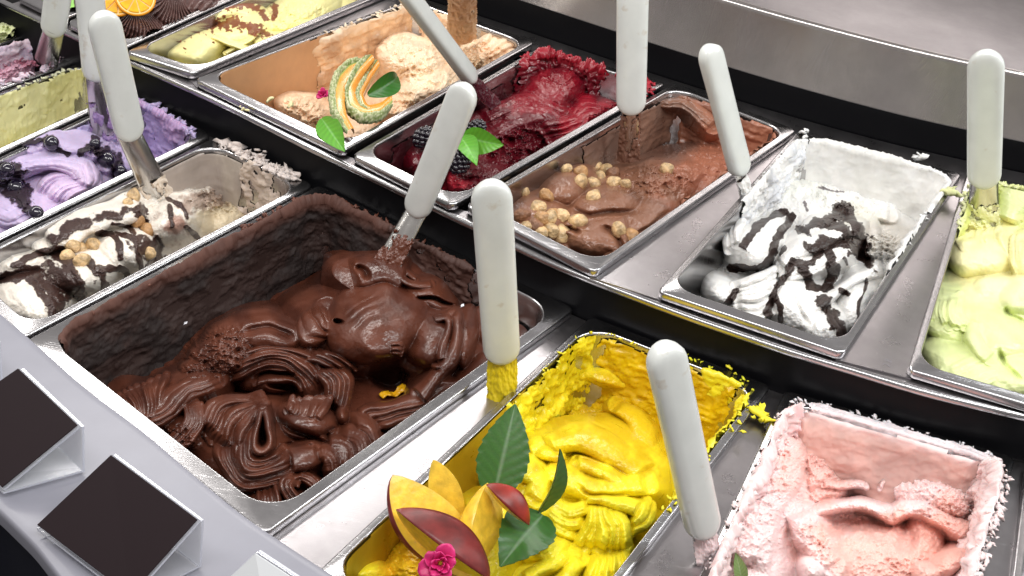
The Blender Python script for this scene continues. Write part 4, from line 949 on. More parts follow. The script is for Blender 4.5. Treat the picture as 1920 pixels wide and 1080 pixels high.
CA = (.86, .61, .41); CA2 = (.9, .72, .52)
gelato('gelato', 'peach coloured gelato left as a smooth scraped wall and soft lumps with melon slices', 'cant', 420, 560, -.070, [
    ('n', .004, 70),
    ('d', 830, 130, 180, 60, -30, -.075, .040),
    ('d', 570, 205, 60, 34, 20, -.060, .036), ('rough', 575, 205, 60, 34, .006, 12),
    ('d', 775, 110, 70, 46, 20, -.045, .040, ('lin', 70, 24, .003)),
    ('d', 800, 160, 70, 44, -20, -.048, .038, ('arc', 760, 110, 26, .003)),
    ('d', 925, 85, 80, 44, -10, -.040, .030), ('rr', [(890, 88, -.014), (915, 62, -.008), (945, 55, -.010)], [(930, 118, -.018), (965, 95, -.010), (985, 85, -.014)], 6, 8, .008),
    ('d', 860, 60, 70, 40, 0, -.045, .036), ('d', 745, 195, 50, 34, 0, -.05, .026),
    ('rough', 830, 110, 130, 70, .0055, 14), ('rough', 745, 190, 50, 30, .005, 12), ('rough', 740, 60, 60, 40, .004, 14),
    ('d', 660, 240, 90, 30, -20, -.062, .012),
    ('soft', .003, 24, 30),
    ('pd', 800, 105, 130, 66, 0, CA2, {'rag': .6, 'a': .9, 'soft': .4, 'rs': 40}),
    ('pd', 560, 200, 40, 24, 20, (.86, .62, .42), {'rag': .6, 'a': .9, 'soft': .4, 'rs': 40}),
 ], CA, M_PALE, seed=61, fine=.0010, fs=9, zmax=-.002,
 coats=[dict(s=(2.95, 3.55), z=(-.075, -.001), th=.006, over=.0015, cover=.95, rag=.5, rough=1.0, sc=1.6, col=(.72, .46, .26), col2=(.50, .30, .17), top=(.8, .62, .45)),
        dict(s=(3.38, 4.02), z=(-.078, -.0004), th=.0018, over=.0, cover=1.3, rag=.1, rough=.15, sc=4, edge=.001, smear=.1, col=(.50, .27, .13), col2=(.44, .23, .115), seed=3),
        dict(s=(2.45, 3.0), z=(-.05, -.001), th=.005, over=.002, cover=.9, rag=.5, rough=1.1, col=CA),
        dict(s=(2.0, 2.4), z=(-.05, -.003), th=.001, over=.0, cover=1, rag=.2, rough=.3, sc=3, col=(.50, .34, .22), seed=8)],
 crumbs=[dict(s=(3.0, 3.5), n=30, size=.0022, out=(-.002, .002), col=(.8, .66, .5)), dict(px=[(507, 187), (545, 198), (455, 205), (450, 200), (462, 207)], size=.003, z=-.004, col=(.8, .72, .4))])

CU_ = (.82, .75, .34)
CI = (.22, .065, .018)
gelato('gelato', 'pale yellow custard gelato mound dusted with brown cinnamon', 'custard', 300, 520, -.045, [
    ('d', 500, 60, 260, 80, -25, -.05, .030),
    ('d', 385, 84, 84, 42, -14, -.042, .042, None, .004),
    ('d', 460, 55, 80, 46, -14, -.040, .040, None, .004), ('d', 430, 20, 70, 34, 0, -.03, .030, None, .004),
    ('d', 560, 20, 90, 44, -20, -.034, .032, ('lin', 60, 40, .002)), ('s', [(470, 96, -.014), (540, 70, -.010), (600, 45, -.012)], 18, .010),
    ('s', [(400, 70, -.002), (440, 90, -.004), (470, 100, -.010)], 5, .004), ('s', [(428, 106, -.012), (455, 85, -.004), (484, 66, -.004)], 4, .003),
    ('rough', 560, 30, 80, 30, .003, 14),
    ('soft', .0012, 30, 20),
    ('ps', [(338, 62), (375, 45), (420, 48), (470, 58), (495, 68)], 11, CI, {'rag': 1.2, 'rs': 9, 'soft': .2, 'lift': .0006}),
    ('ps', [(380, 25), (420, 5), (470, 10), (500, 35)], 7, CI, {'rag': 1.3, 'rs': 9, 'soft': .2}),
    ('pd', 424, 12, 30, 9, 0, CI, {'rag': 1.6, 'rs': 8, 'soft': .2}),
    ('pd', 515, 18, 9, 16, 0, CI, {'rag': .6, 'rs': 9, 'soft': .2}),
 ], CU_, M_PALE, seed=71, fine=.0004, fs=10, crumbs=[dict(px=[(377, 77), (339, 77), (347, 92), (348, 99), (400, 80)], size=.0012, z=.02, col=CI)])

PU = (.50, .41, .61); PU2 = (.62, .48, .66); JU = (.016, .006, .014)
def jam(pts, wd=8): return ('ps', pts, wd, JU, {'lift': .0025, 'rag': .7, 'rs': 14, 'soft': .08})
gelato('gelato', 'lilac blueberry gelato in glossy folds with dark berry syrup', 'purple', 300, 620, -.060, [
    ('n', .005, 50),
    ('d', 100, 360, 220, 110, -30, -.068, .052),
    ('s', [(20, 270, -.018), (90, 262, -.008), (160, 268, -.010), (190, 300, -.016)], 26, .014),
    ('s', [(0, 320, -.02), (60, 300, -.012), (130, 300, -.010), (160, 330, -.014), (150, 350, -.016)], 24, .014, ('along', 16, .002)),
    ('d', 130, 350, 74, 44, 0, -.042, .026), ('rr', [(70, 372, -.020), (80, 345, -.014), (120, 325, -.012), (165, 330, -.016)], [(125, 385, -.020), (130, 366, -.012), (150, 352, -.010), (180, 352, -.016)], 7, 8, .009), ('rr', [(10, 300, -.016), (60, 285, -.010), (110, 280, -.010)], [(20, 330, -.018), (70, 312, -.012), (128, 300, -.012)], 3, 15, .009),
    ('d', 50, 395, 90, 44, 10, -.036, .030, ('arc', 20, 350, 24, .002)),
    ('d', 60, 300, 60, 30, 0, -.034, .026), ('d', 210, 300, 50, 40, 0, -.046, .024),
    ('rough', 220, 240, 50, 40, .008, 14), ('rough', 200, 290, 40, 30, .005, 10),
    ('soft', .003, 26, 20),
    ('pd', 130, 350, 70, 40, 0, PU2, {'rag': .4, 'a': .8, 'soft': .5}),
    ('pd', 210, 298, 44, 16, 30, JU, {'rag': .6, 'rs': 20, 'lift': .003}), ('pd', 95, 268, 17, 12, 0, JU, {'rag': .4, 'lift': .004}),
    ('pd', 20, 320, 26, 14, 10, JU, {'rag': .6, 'lift': .003}), ('pd', 30, 362, 34, 16, 20, JU, {'rag': .6, 'lift': .003}), ('pd', 68, 398, 13, 9, 0, JU, {'rag': .3, 'lift': .004}),
    jam([(40, 365), (52, 385), (66, 396)], 9), jam([(95, 268), (60, 262), (40, 268)], 4), jam([(150, 290), (175, 270), (178, 262)], 7), jam([(210, 310), (222, 330)], 9), jam([(100, 275), (125, 285)], 6),
 ], PU, M_PINK, seed=81, fine=.0005, fs=9,
 coats=[dict(s=(2.0, 3.0), z=(-.065, .0), th=.005, over=.004, cover=.9, rag=.5, rough=1.2, frill=.005, col=(.36, .28, .50), col2=(.42, .28, .48)),
        dict(s=(2.9, 3.5), z=(-.065, .0), th=.005, over=.0, cover=.85, rag=.5, vert=1, rough=1.3, col=(.40, .34, .56))],
 crumbs=[dict(s=(2.0, 2.95), n=60, size=.0034, out=(-.002, .007), col=(.46, .38, .60))])

NU = (.80, .74, .66)
NC = (.042, .018, .014)
def ns(pts, wd=7): return ('ps', pts, wd * 1.15, NC, {'lift': .0012, 'rag': .7, 'rs': 22, 'soft': .08})
gelato('gelato', 'cream coloured gelato coated with dark chocolate sauce and hazelnuts', 'nut', 320, 660, -.068, [
    ('n', .005, 60),
    ('d', 190, 470, 300, 90, -28, -.076, .058),
    ('d', 60, 560, 80, 60, 0, -.044, .040, None, .004),
    ('d', 150, 500, 90, 56, -10, -.04, .040), ('d', 235, 465, 70, 56, -10, -.038, .040), ('d', 320, 410, 70, 50, -20, -.036, .038),
    ('d', 30, 490, 80, 44, 0, -.04, .030), ('s', [(80, 450, -.014), (150, 425, -.006), (210, 400, -.006), (260, 380, -.012)], 28, .014),
    ('d', 420, 400, 60, 36, -25, -.068, .018), ('rough', 400, 360, 80, 50, .010, 16), ('rough', 290, 390, 60, 30, .003, 12),
    ('soft', .003, 26, 60),
    ('pd', 420, 410, 60, 34, -25, (.56, .46, .30), {'rag': .4, 'rs': 30, 'a': .9, 'soft': .3}),
    ('pd', 400, 372, 80, 16, -15, (.30, .20, .15), {'rag': .9, 'rs': 20, 'a': .8, 'soft': .3}),
    ('pd', 330, 430, 24, 26, 40, (.26, .09, .05), {'rag': .6, 'rs': 20, 'a': .8, 'soft': .3}),
    ('pd', 145, 425, 80, 13, -22, NC, {'rag': .7, 'rs': 26, 'lift': .001}),
    ('pd', 40, 520, 64, 16, -8, NC, {'rag': .8, 'rs': 26, 'lift': .001}), ('pd', 120, 530, 40, 40, 40, NC, {'rag': .9, 'rs': 26, 'lift': .001}),
    ('pd', 110, 470, 34, 18, 20, NC, {'rag': .6, 'rs': 26, 'lift': .001}), ('pd', 290, 470, 44, 16, 20, NC, {'rag': .8, 'rs': 26, 'lift': .001}), ('pd', 255, 400, 30, 12, 60, NC, {'rag': .8, 'rs': 16, 'lift': .001}),
    ns([(95, 540), (100, 590)], 12), ns([(60, 530), (85, 560), (95, 595)], 8), ns([(190, 440), (222, 445), (225, 490)], 5), ns([(220, 440), (255, 450), (262, 480), (268, 510)], 6),
    ns([(165, 480), (195, 520), (200, 550)], 7), ns([(185, 500), (230, 510), (245, 530)], 5), ns([(310, 390), (318, 430)], 4), ns([(350, 430), (372, 450)], 5), ns([(310, 375), (340, 395), (350, 410)], 5),
    ns([(210, 420), (240, 420), (250, 440)], 4), ns([(140, 560), (155, 530), (140, 500)], 6), ns([(20, 500), (60, 480), (90, 470)], 7), ns([(280, 500), (300, 485), (306, 490)], 4),
 ], NU, M_PALE, seed=91, fine=.0007, fs=9,
 coats=[dict(s=(2.0, 2.75), z=(-.075, .0), th=.004, over=.003, cover=.72, rag=.6, rough=1.2, frill=.004, col=(.52, .42, .35), col2=(.60, .50, .42)),
        dict(s=(2.6, 3.4), z=(-.075, -.002), th=.0016, over=.0, cover=.95, rag=.3, rough=.5, sc=3, col=(.48, .42, .36), col2=(.40, .34, .30), seed=4)],
 crumbs=[dict(s=(2.05, 2.95), n=110, size=.0042, out=(.001, .013), col=(.62, .54, .50)), dict(px=[(488, 270), (494, 278), (482, 282), (500, 285), (478, 290), (490, 292)], size=.006, z=.004, col=(.62, .54, .50))])

LE_ = (.80, .76, .42)
gelato('gelato', 'thin pale lemon smears left in an almost scraped out pan', 'lemon', 240, 500, -.075, [('n', .008, 40), ('rough', 60, 250, 200, 80, .008, 22), ('d', -20, 330, 120, 50, 0, -.08, .04), ('soft', .004, 20, 60)],
 LE_, M_PALE, seed=101, fine=.0006,
 coats=[dict(s=(2.0, 3.0), z=(-.078, .0), th=.005, over=.003, cover=.9, rag=.5, rough=.9, frill=.003, col=LE_, col2=(.72, .68, .40)),
        dict(s=(2.9, 4.0), z=(-.078, .0), th=.0035, over=.001, cover=.88, rag=.6, rough=.9, vert=1, sc=1.5, col=LE_, col2=(.74, .70, .34)),
        dict(s=(1.3, 2.0), z=(-.01, .0), th=.004, over=.0, cover=.8, rag=.6, frill=.003, col=(.74, .74, .5))],
 crumbs=[dict(s=(2.0, 2.9), n=40, size=.004, out=(-.002, .004), col=(.74, .72, .5)), dict(s=(3.0, 3.6), n=40, size=.002, out=(-.002, .002), col=(.74, .74, .5))])
MV = (.52, .30, .38)
gelato('gelato', 'dusky mauve pink gelato at the left edge under a spatula', 'mauve', 200, 460, -.050, [('n', .006, 40), ('d', 20, 120, 120, 50, -20, -.05, .034, ('lin', 60, 22, .003)), ('rough', 40, 110, 100, 40, .006, 12), ('soft', .004, 20, 60),
   ('pd', 50, 110, 30, 20, 0, (.40, .10, .16), {'rag': .8, 'rs': 20, 'a': .7, 'soft': .4})],
 MV, M_PINK, seed=111, fine=.001,
 coats=[dict(s=(2.0, 3.9), z=(-.055, .0), th=.006, over=.004, cover=.95, rag=.5, rough=1.4, frill=.005, col=(.60, .48, .55), col2=(.5, .4, .5))],
 crumbs=[dict(s=(1.2, 2.9), n=90, size=.004, out=(-.004, .005), col=(.62, .50, .58))])
gelato('gelato', 'pale green yellow gelato edge in the far top left corner', 'pale', 120, 300, -.02, [('n', .006, 30), ('d', 10, 50, 60, 30, 0, -.02, .03), ('rough', 10, 50, 80, 30, .006, 12)], (.66, .70, .40), M_PALE, seed=121, fine=.001)
gelato('gelato', 'vivid green mint gelato with black sauce lines at the top edge', 'mint', 160, 360, -.03, [('n', .004, 30), ('d', 150, 10, 70, 40, 0, -.03, .036), ('ps', [(140, -5), (146, 20)], 4, NC), ('ps', [(155, -10), (150, 12)], 3, NC)], (.30, .62, .14), M_PALE, seed=131, fine=.0006)
gelato('gelato', 'ridged dark chocolate gelato rosette beside orange slices at the top', 'orange', 260, 480, -.05, [
    ('d', 300, 30, 170, 60, -20, -.055, .045), ('d', 262, 50, 66, 46, 0, -.034, .040, ('fan', 262, 4, 60, .0055)), ('d', 320, 20, 60, 40, 0, -.03, .036, ('fan', 330, -20, 50, .005)), ('d', 380, 0, 60, 40, 0, -.03, .036, ('lin', 30, 16, .003)), ('soft', .003, 20, 40)],
 (.085, .036, .030), M_CHOC, seed=141, fine=.0006)
GR = (.68, .74, .36)
gelato('gelato', 'pale green pistachio gelato with a cream ridged shell at the right edge', 'green', 300, 640, -.055, [
    ('d', 1900, 590, 210, 190, 0, -.06, .046, None, .006),
    ('d', 1790, 585, 84, 60, 10, -.030, .020, None, .004), ('rr', [(1745, 560, -.018), (1740, 580, -.014), (1750, 605, -.018)], [(1800, 552, -.014), (1800, 580, -.008), (1812, 612, -.012)], 5, 11, .005, .001),
    ('d', 1880, 610, 84, 76, 20, -.026, .026, None, .004), ('s', [(1830, 600, -.012), (1822, 640, -.010), (1850, 670, -.010)], 16, .007, None, .002), ('d', 1925, 550, 56, 46, 0, -.02, .028, None, .003), ('cut', [(1890, 565), (1900, 590), (1930, 604)], 5, .006),
    ('d', 1835, 690, 120, 54, 15, -.040, .030, None, .005), ('d', 1905, 700, 90, 56, 0, -.036, .030, None, .004), ('rr', [(1770, 700, -.020), (1810, 680, -.014), (1870, 660, -.014)], [(1800, 730, -.020), (1850, 710, -.016), (1900, 700, -.014)], 4, 15, .006, .002), ('cut', [(1868, 650), (1880, 690), (1920, 715)], 5, .006),
    ('d', 1850, 470, 86, 52, -5, -.032, .032, None, .003), ('rr', [(1800, 442, -.012), (1812, 470, -.010), (1850, 505, -.020)], [(1872, 436, -.006), (1882, 460, -.006), (1900, 498, -.014)], 8, 11, .009, .0006),
    ('d', 1940, 480, 60, 60, 0, -.03, .038, None, .003), ('rr', [(1905, 450, -.004), (1900, 480, -.002), (1912, 515, -.010)], [(1950, 450, .000), (1950, 480, .004), (1955, 515, -.004)], 4, 12, .006, .001),
    ('d', 1885, 535, 66, 30, 0, -.030, .024, None, .004), ('d', 1775, 650, 56, 66, 0, -.052, .030, None, .004), ('s', [(1760, 545, -.024), (1790, 552, -.018), (1820, 566, -.02)], 12, .007),
    ('d', 1840, 405, 66, 36, 0, -.04, .034), ('rough', 1830, 400, 70, 34, .005, 14), ('s', [(1890, 420, -.02), (1900, 370, -.008), (1920, 345, -.002)], 26, .014), ('s', [(1910, 415, -.02), (1915, 380, -.01), (1940, 360, -.004)], 12, .010),
    ('soft', .002, 34, 20),
    ('pd', 1860, 475, 110, 62, 0, (.84, .78, .42), {'rag': .4, 'rs': 30, 'a': .9, 'soft': .3}), ('pd', 1885, 535, 60, 26, 0, (.84, .80, .50), {'rag': .4, 'rs': 30, 'a': .8, 'soft': .4}),
 ], GR, M_PALE, seed=151, fine=.0004, fs=10,
 coats=[dict(s=(2.2, 3.35), z=(-.055, .0), th=.006, over=.003, cover=.92, rag=.5, rough=1.3, frill=.006, col=(.76, .80, .36), col2=(.62, .66, .20))],
 crumbs=[dict(s=(2.6, 3.3), n=50, size=.0028, out=(-.004, .004), col=(.76, .77, .42)), dict(px=[(1782, 356), (1788, 360), (1795, 366), (1780, 364), (1790, 352)], size=.006, z=.003 , col=(.78, .80, .42))])

# ------------------------------------------------------------------ spatulas
def superell(n, a, b, e=3.2):
    t = np.linspace(0, 2 * np.pi, n, endpoint=False); c, s_ = np.cos(t), np.sin(t)
    return np.stack([a * np.sign(c) * np.abs(c) ** (2 / e), b * np.sign(s_) * np.abs(s_) ** (2 / e)], 1)
def spatula(top, zt, bot, zb, tip, ztip, width, label, yaw=0., thick=.013, bw=.66, smear=None, tier=0, smear_cover=.6, seed=0):
    T = Vector(at(*top, zt)); B = Vector(at(*bot, zb)); E = Vector(at(*tip, ztip))
    ax = (T - B).normalized(); L = (T - B).length
    view = (Vector(CP) - (T + B) / 2).normalized()
    nrm = (view - ax * view.dot(ax)).normalized(); nrm = Matrix.Rotation(yaw, 3, ax) @ nrm; side = ax.cross(nrm).normalized()
    root = empty('spatula', E); tag(root, label, 'spatula', 'white handled spatulas standing in the gelato')
    n = 32; R = []; wr = width / 2
    def sec(s, a, b, e=3.0):
        q = superell(n, a, b, e); c = B + ax * s
        return np.array([(c + side * float(u) + nrm * float(v))[:] for u, v in q])
    caps = [(0, .02, .35), (.06, .30, .70), (.18, .53, .88), (.38, .76, .97), (.65, .92, 1), (1, 1, 1)]
    for f, a, b in caps: R.append(sec(f * wr * .92, wr * a * .96, thick / 2 * b))
    for t in np.linspace(.15, .85, 8): R.append(sec(wr * .92 + (L - 1.9 * wr) * t, wr * (.96 + .04 * t), thick / 2 * (1 - .06 * math.sin(t * 3.1))))
    for f, a, b in caps[::-1]: R.append(sec(L - f * wr, wr * a, thick / 2 * b))
    V, F = loft(R, cap0=True, cap1=True)
    h = mesh_obj('handle', V, [f[::-1] for f in F], M_HANDLE); under(root, h)
    # blade: a curved channel of steel sheet that widens a little and ends rounded
    Lb = (B - E).length; axb = (B - E).normalized(); sb = (side - axb * side.dot(axb)).normalized(); nb = sb.cross(axb).normalized()
    if nb.dot(nrm) < 0: nb = -nb
    R = []; m = 13; hw0 = width * bw / 2
    for k, t in enumerate(np.linspace(-.12, 1, 22)):
        hw = hw0 * (1 + .18 * max(t, 0)) * (1 if t < .86 else math.sqrt(max(.02, 1 - ((t - .86) / .142) ** 2)))
        c = B - axb * (Lb * t); row = []
        for u in np.linspace(-1, 1, m): row.append((c + sb * (hw * u) - nb * (.30 * hw0 * (u * u - .4)))[:])
        for u in np.linspace(1, -1, m): row.append((c + sb * (hw * u * .97) - nb * (.30 * hw0 * (u * u - .4) + .0012))[:])
        R.append(np.array(row))
    V, F = loft(R, cap1=True)
    bl = mesh_obj('blade', V, F, M_BLADE); under(root, bl)
    if smear is not None:
        n1, n2c = 90, 60; tt = np.linspace(smear[1], 1.0, n1)[:, None]; uu = np.linspace(-1.12, 1.12, n2c)[None, :]
        T_, U_ = np.broadcast_arrays(tt, uu)
        x = U_ * hw0 * 1000; y = T_ * Lb * 1000; sd = seed + 3.3
        th = .0006 + .0030 * np.clip(fbm(x / 7, y / 14, 4, sd) + .25 + .25 * T_, 0, 1) + .0012 * (ridged(x / 5, y / 12, 3, sd + 2) - .5)
        mask = fbm(x / 9, y / 18, 4, sd + 5) * 2 + (smear_cover - .5) * 2 + (T_ - .5) * .9
        edge = 1.1 - np.abs(U_) - .25 * np.abs(fbm(y / 8, x * 0 + 3, 3, sd + 7))
        th = th * np.clip(mask * 3, 0, 1)
        hw = hw0 * (1 + .18 * T_) * 1.02
        uc = np.clip(U_, -1.12, 1.12)
        Bv, Ev, A_, S_, N_ = [np.array(q[:]) for q in (B, E, axb, sb, nb)]
        P = Bv - A_ * (Lb * T_[..., None]) + S_ * (hw * uc)[..., None] + N_ * (-.30 * hw0 * (uc * uc - .4) + .0003 + th)[..., None]
        F = grid_faces(n1, n2c); ok = (mask > 0) & (edge > 0); F = F[(ok[:-1, :-1] & ok[1:, 1:]).ravel()]
        if len(F):
            V = P.reshape(-1, 3); used = np.zeros(len(V), bool); used[F.ravel()] = True; idx = np.cumsum(used) - 1
            o = mesh_obj('gelato_smear', V[used], idx[F], smear[2], cols=np.ones((used.sum(), 3)) * np.array(smear[0])); under(root, o)
    return root
BK = BACK
spatula((190, 22), .175, (247, 262), .048, (300, 372), -.012, .0285, 'white handled spatula with a clean steel blade in the nut topped cream gelato', .25, bw=.78, smear=((.62, .52, .42), .7, M_PALE), smear_cover=.5, seed=1)
spatula((166, -40), .15, (181, 152), .045, (196, 262), -.02, .0270, 'white handled spatula standing behind another one, in the lilac blueberry gelato', .1, bw=.8, smear=((.30, .20, .40), .35, M_PINK), smear_cover=.5, seed=2)
spatula((116, -60), .13, (98, 68), .055, (84, 125), -.005, .0265, 'white handled spatula at the top left, its steel blade in the mauve gelato', -.2, bw=.8)
spatula((876, 158), .168, (776, 404), .030, (722, 500), -.012, .0275, 'white handled spatula leaning right, its blade in the dark chocolate gelato', -.35, bw=.74, smear=(CH, .35, M_CHOC), smear_cover=.55, seed=4)
spatula((742, -40), .20, (886, 150), .072, (935, 205), .028, .021, 'thin white spatula leaning back across the peach gelato, dark blade in berry sorbet', .9, thick=.015, bw=.8, smear=((.07, .012, .02), -.05, M_BERRY), smear_cover=1.3, seed=5)
spatula((1187, -50), .21, (1183, 216), .070, (1178, 300), .012, .0310, 'white handled spatula standing upright in the milk chocolate gelato', .05, bw=.62, smear=((.20, .10, .07), .0, M_CHOC), smear_cover=.62, seed=6)
spatula((1328, 85), .195, (1390, 326), .068, (1408, 400), .020, .0255, 'narrow white handled spatula tilted left, its coated blade in the white gelato', .75, thick=.016, bw=.55, smear=(WH, .1, M_PALE), smear_cover=1.1, seed=7)
spatula((1849, 94), .215, (1845, 352), .074, (1842, 440), .018, .0330, 'broad white handled spatula standing upright in the pale green gelato at the right', .0, bw=.80, smear=((.76, .76, .44), .35, M_PALE), smear_cover=.6, seed=8)
spatula((920, 338), .182, (942, 680), .022, (940, 850), -.052, .0300, 'upright white handled spatula with a yellow coated blade, beside the pointed green leaf', .05, bw=.72, smear=((.66, .50, .01), -.05, M_YEL), smear_cover=1.4, seed=9)
spatula((1243, 645), .165, (1322, 1003), .012, (1338, 1110), -.03, .0270, 'white handled spatula tilted left between the yellow and the pink gelato', .45, thick=.017, bw=.66, smear=((.74, .58, .58), -.02, M_PINK), smear_cover=1.0, seed=10)
# a caramel coated steel blade at the very top
rb = spatula((858, -150), .26, (868, -50), .17, (866, 78), .035, .0300, 'steel spatula blade smeared with caramel, standing in the peach gelato at the top edge', .1, bw=.92, smear=((.62, .36, .18), .2, M_PALE), smear_cover=.95, seed=12)

# ------------------------------------------------------------------ hazelnuts
M_NUT = plain('hazelnut_blanched', (.60, .41, .21), .34, bump=.5, bscale=5, var=.45, sss=.1)
M_NUT2 = plain('hazelnut_roasted', (.44, .24, .10), .40, bump=.5, bscale=5, var=.25)
M_NSKIN = plain('hazelnut_skin', (.22, .10, .05), .5, bump=.5, bscale=5, var=.3)
def nut_mesh(seed):
    rng = np.random.default_rng(seed); n = 20; R = []
    for t in np.linspace(0, 1, 13):
        a = t * math.pi; r = math.sin(a) ** .86; z = -math.cos(a)
        r *= 1 + .04 * math.sin(a * 3 + seed)
        if z > .3: r *= 1 - .30 * ((z - .3) / .7) ** 1.5; z += .22 * ((z - .3) / .7) ** 2
        ring = []
        for k in range(n):
            b = 2 * math.pi * k / n; rr = r * (1 + .07 * math.sin(2 * b + seed) + .05 * math.sin(3 * b + seed * 3 + t * 2) + .03 * math.sin(9 * b + seed * 2) * math.sin(a)) + .001
            ring.append((rr * math.cos(b), rr * math.sin(b) * .94, z))
        R.append(np.array(ring))
    return loft(R, cap0=True, cap1=True)
NUTM = []
for k in range(5):
    V, F = nut_mesh(k); me_o = mesh_obj('hazelnut', np.array(V), F, M_NUT); NUTM.append(me_o.data.copy()); bpy.data.objects.remove(me_o)
def halfnut():
    pass
def put_nut(key, px, py, r, label, group, mat=None, k=0, rise=.5):
    me = NUTM[k % 5]
    if mat is not None:
        nm = (me.name, mat.name)
        if nm not in _NM: m2 = me.copy(); m2.materials.clear(); m2.materials.append(mat); _NM[nm] = m2
        me = _NM[nm]
    o = bpy.data.objects.new('hazelnut', me); COL.objects.link(o)
    P = surf(key, px, py + 4, 0); P = Vector(P) + Vector((0, 0, r * (rise - .15 - .45 * random.Random(px + 7 * py).random()))) ; o.location = P
    rg = random.Random(px * 31 + py); o.scale = (r, r * rg.uniform(.92, 1.05), r * rg.uniform(.9, 1.05)); o.rotation_euler = (rg.uniform(-1.2, 1.2), rg.uniform(-1.2, 1.2), rg.uniform(0, 6))
    tag(o, label, 'hazelnut', group); return o
_NM = {}
HN = [((979, 360), 'leftmost hazelnut by the upper left pan wall'), ((1008, 338), 'hazelnut against the left wall of the milk chocolate pan, with dark skin'), ((1024, 367), 'roasted hazelnut right of the leftmost pair'),
      ((1062, 316), 'hazelnut at the upper left end of the top cluster'), ((1088, 320), 'long golden hazelnut in the top cluster'), ((1116, 309), 'pale hazelnut at the top of the top cluster'), ((1124, 329), 'pale hazelnut in the middle of the top cluster'),
      ((1147, 322), 'brown skinned hazelnut right of the top cluster'), ((1112, 343), 'hazelnut at the lower side of the top cluster'), ((1151, 341), 'small hazelnut between two others of the top cluster'), ((1172, 345), 'pointed hazelnut at the right end of the top cluster'),
      ((1113, 367), 'lone pale hazelnut in the middle of the chocolate'), ((1010, 386), 'hazelnut below the roasted one on the left'), ((977, 404), 'dark skinned hazelnut at the left wall'), ((1036, 397), 'small roasted hazelnut partly sunk in chocolate'),
      ((1053, 404), 'pale hazelnut left of the large round one'), ((1083, 412), 'large round hazelnut in the lower middle'), ((1015, 411), 'golden skinned hazelnut in the lower left group'), ((1033, 428), 'pale hazelnut in the lower left group'),
      ((1014, 434), 'hazelnut at the lower edge of the lower left group'), ((988, 424), 'pale hazelnut low beside the left wall'), ((1052, 441), 'large hazelnut nearest the front rim'), ((1160, 428), 'pale hazelnut in the right lower pair'), ((1182, 443), 'golden hazelnut in the right lower pair'), ((1250, 315), 'chocolate coated hazelnut behind the smooth chocolate')]
HN += [((1088, 338), 'half sunk hazelnut below the long golden one'), ((1030, 410), 'hazelnut between the golden one and the small roasted one'), ((1003, 420), 'dark edged hazelnut in the lower left group beside the wall'), ((1135, 318), 'small hazelnut tucked behind the brown skinned one')]
SK = {1, 7, 13, 27}; RO = {2, 4, 14, 17, 23}
for i, ((x, y), lb) in enumerate(HN):
    put_nut('haz', x, y, .0086 if i in (16, 21) else (.0060 if i in (3, 14, 10) else .0076), lb, 'hazelnuts on the milk chocolate gelato', M_NSKIN if i in SK else (M_NUT2 if i in RO else None), i)
HN2 = [((250, 366), 'hazelnut piece at the foot of the spatula blade in the cream gelato'), ((240, 376), 'small hazelnut half below the one at the spatula foot'), ((258, 411), 'hazelnut lying high on the white gelato mound'), ((276, 430), 'hazelnut just below the one on the white mound'),
       ((136, 456), 'upper left nut of the cluster of five'), ((153, 464), 'middle nut of the cluster of five'), ((175, 460), 'right nut of the cluster of five'), ((127, 478), 'left nut of the cluster of five'), ((153, 489), 'lowest nut of the cluster of five'), ((278, 472), 'large hazelnut in dark sauce near the right rim')]
for i, ((x, y), lb) in enumerate(HN2):
    put_nut('nut', x, y, .0070 if i not in (1,) else .005, lb, 'hazelnuts on the cream gelato', M_NUT2 if i in (2, 3) else None, i + 2)

# ------------------------------------------------------------------ leaves
M_LEAF, nt, b = nodes('leaf_green')
vc = N(nt, 'ShaderNodeVertexColor', layer_name='Col'); nt.links.new(vc.outputs[0], b.inputs['Base Color']); b.inputs['Roughness'].default_value = .36
b.inputs['Subsurface Weight'].default_value = .1; b.inputs['Subsurface Scale'].default_value = .002
noise_bump(nt, b, 300, .3, .0004)
def leaf(base, tip, wd, label, col=(.045, .14, .022), bend=.15, cup=.25, serr=0, twist=0., group='leaves garnishing the gelato', shape=1.0, curl=0):
    """base, tip: world points; wd: full width in metres"""
    B = Vector(base); T = Vector(tip); ax = (T - B); L = ax.length; ax.normalize()
    view = (Vector(CP) - (T + B) / 2).normalized(); nr = (view - ax * view.dot(ax)).normalized(); nr = Matrix.Rotation(twist, 3, ax) @ nr; sd = ax.cross(nr)
    nu, nv = 46, 17; V = []; C = []
    for i in range(nu):
        t = i / (nu - 1)
        w = math.sin(math.pi * min(1, t * .96 + .03) ** (.8 * shape)) ** .9 * wd / 2
        tooth = 0
        if serr: tooth = (1 - (t * serr % 1)) * .10 * w
        for j in range(nv):
            u = j / (nv - 1) * 2 - 1
            ww = w + tooth * (abs(u) ** 3)
            vein = .5 + .5 * math.cos((t * 9 - abs(u) * 1.6) * 2 * math.pi)
            h = cup * wd * (abs(u) ** 1.3 * .5 - .12) * (w / (wd / 2)) + bend * L * math.sin(math.pi * t) + .0004 * vein * abs(u) + curl * wd * u * math.sin(t * 5)
            p = B + ax * (L * t) + sd * (ww * u) + nr * h; V.append(p[:])
            rib = math.exp(-(u / .05) ** 2); k = .85 + .3 * vein * (.3 + .7 * (1 - abs(u)))
            C.append([c * k + rib * .10 for c in col])
    V = np.array(V); top = grid_faces(nu, nv)
    n = np.array(nr[:]) * .0005; V2 = np.concatenate([V, V - n]); F = np.concatenate([top, top[:, ::-1] + len(V)])
    o = mesh_obj('leaf', V2, F, M_LEAF, cols=np.array(C + C)); tag(o, label, 'leaf', group); return recenter(o)
DG = (.050, .17, .022)
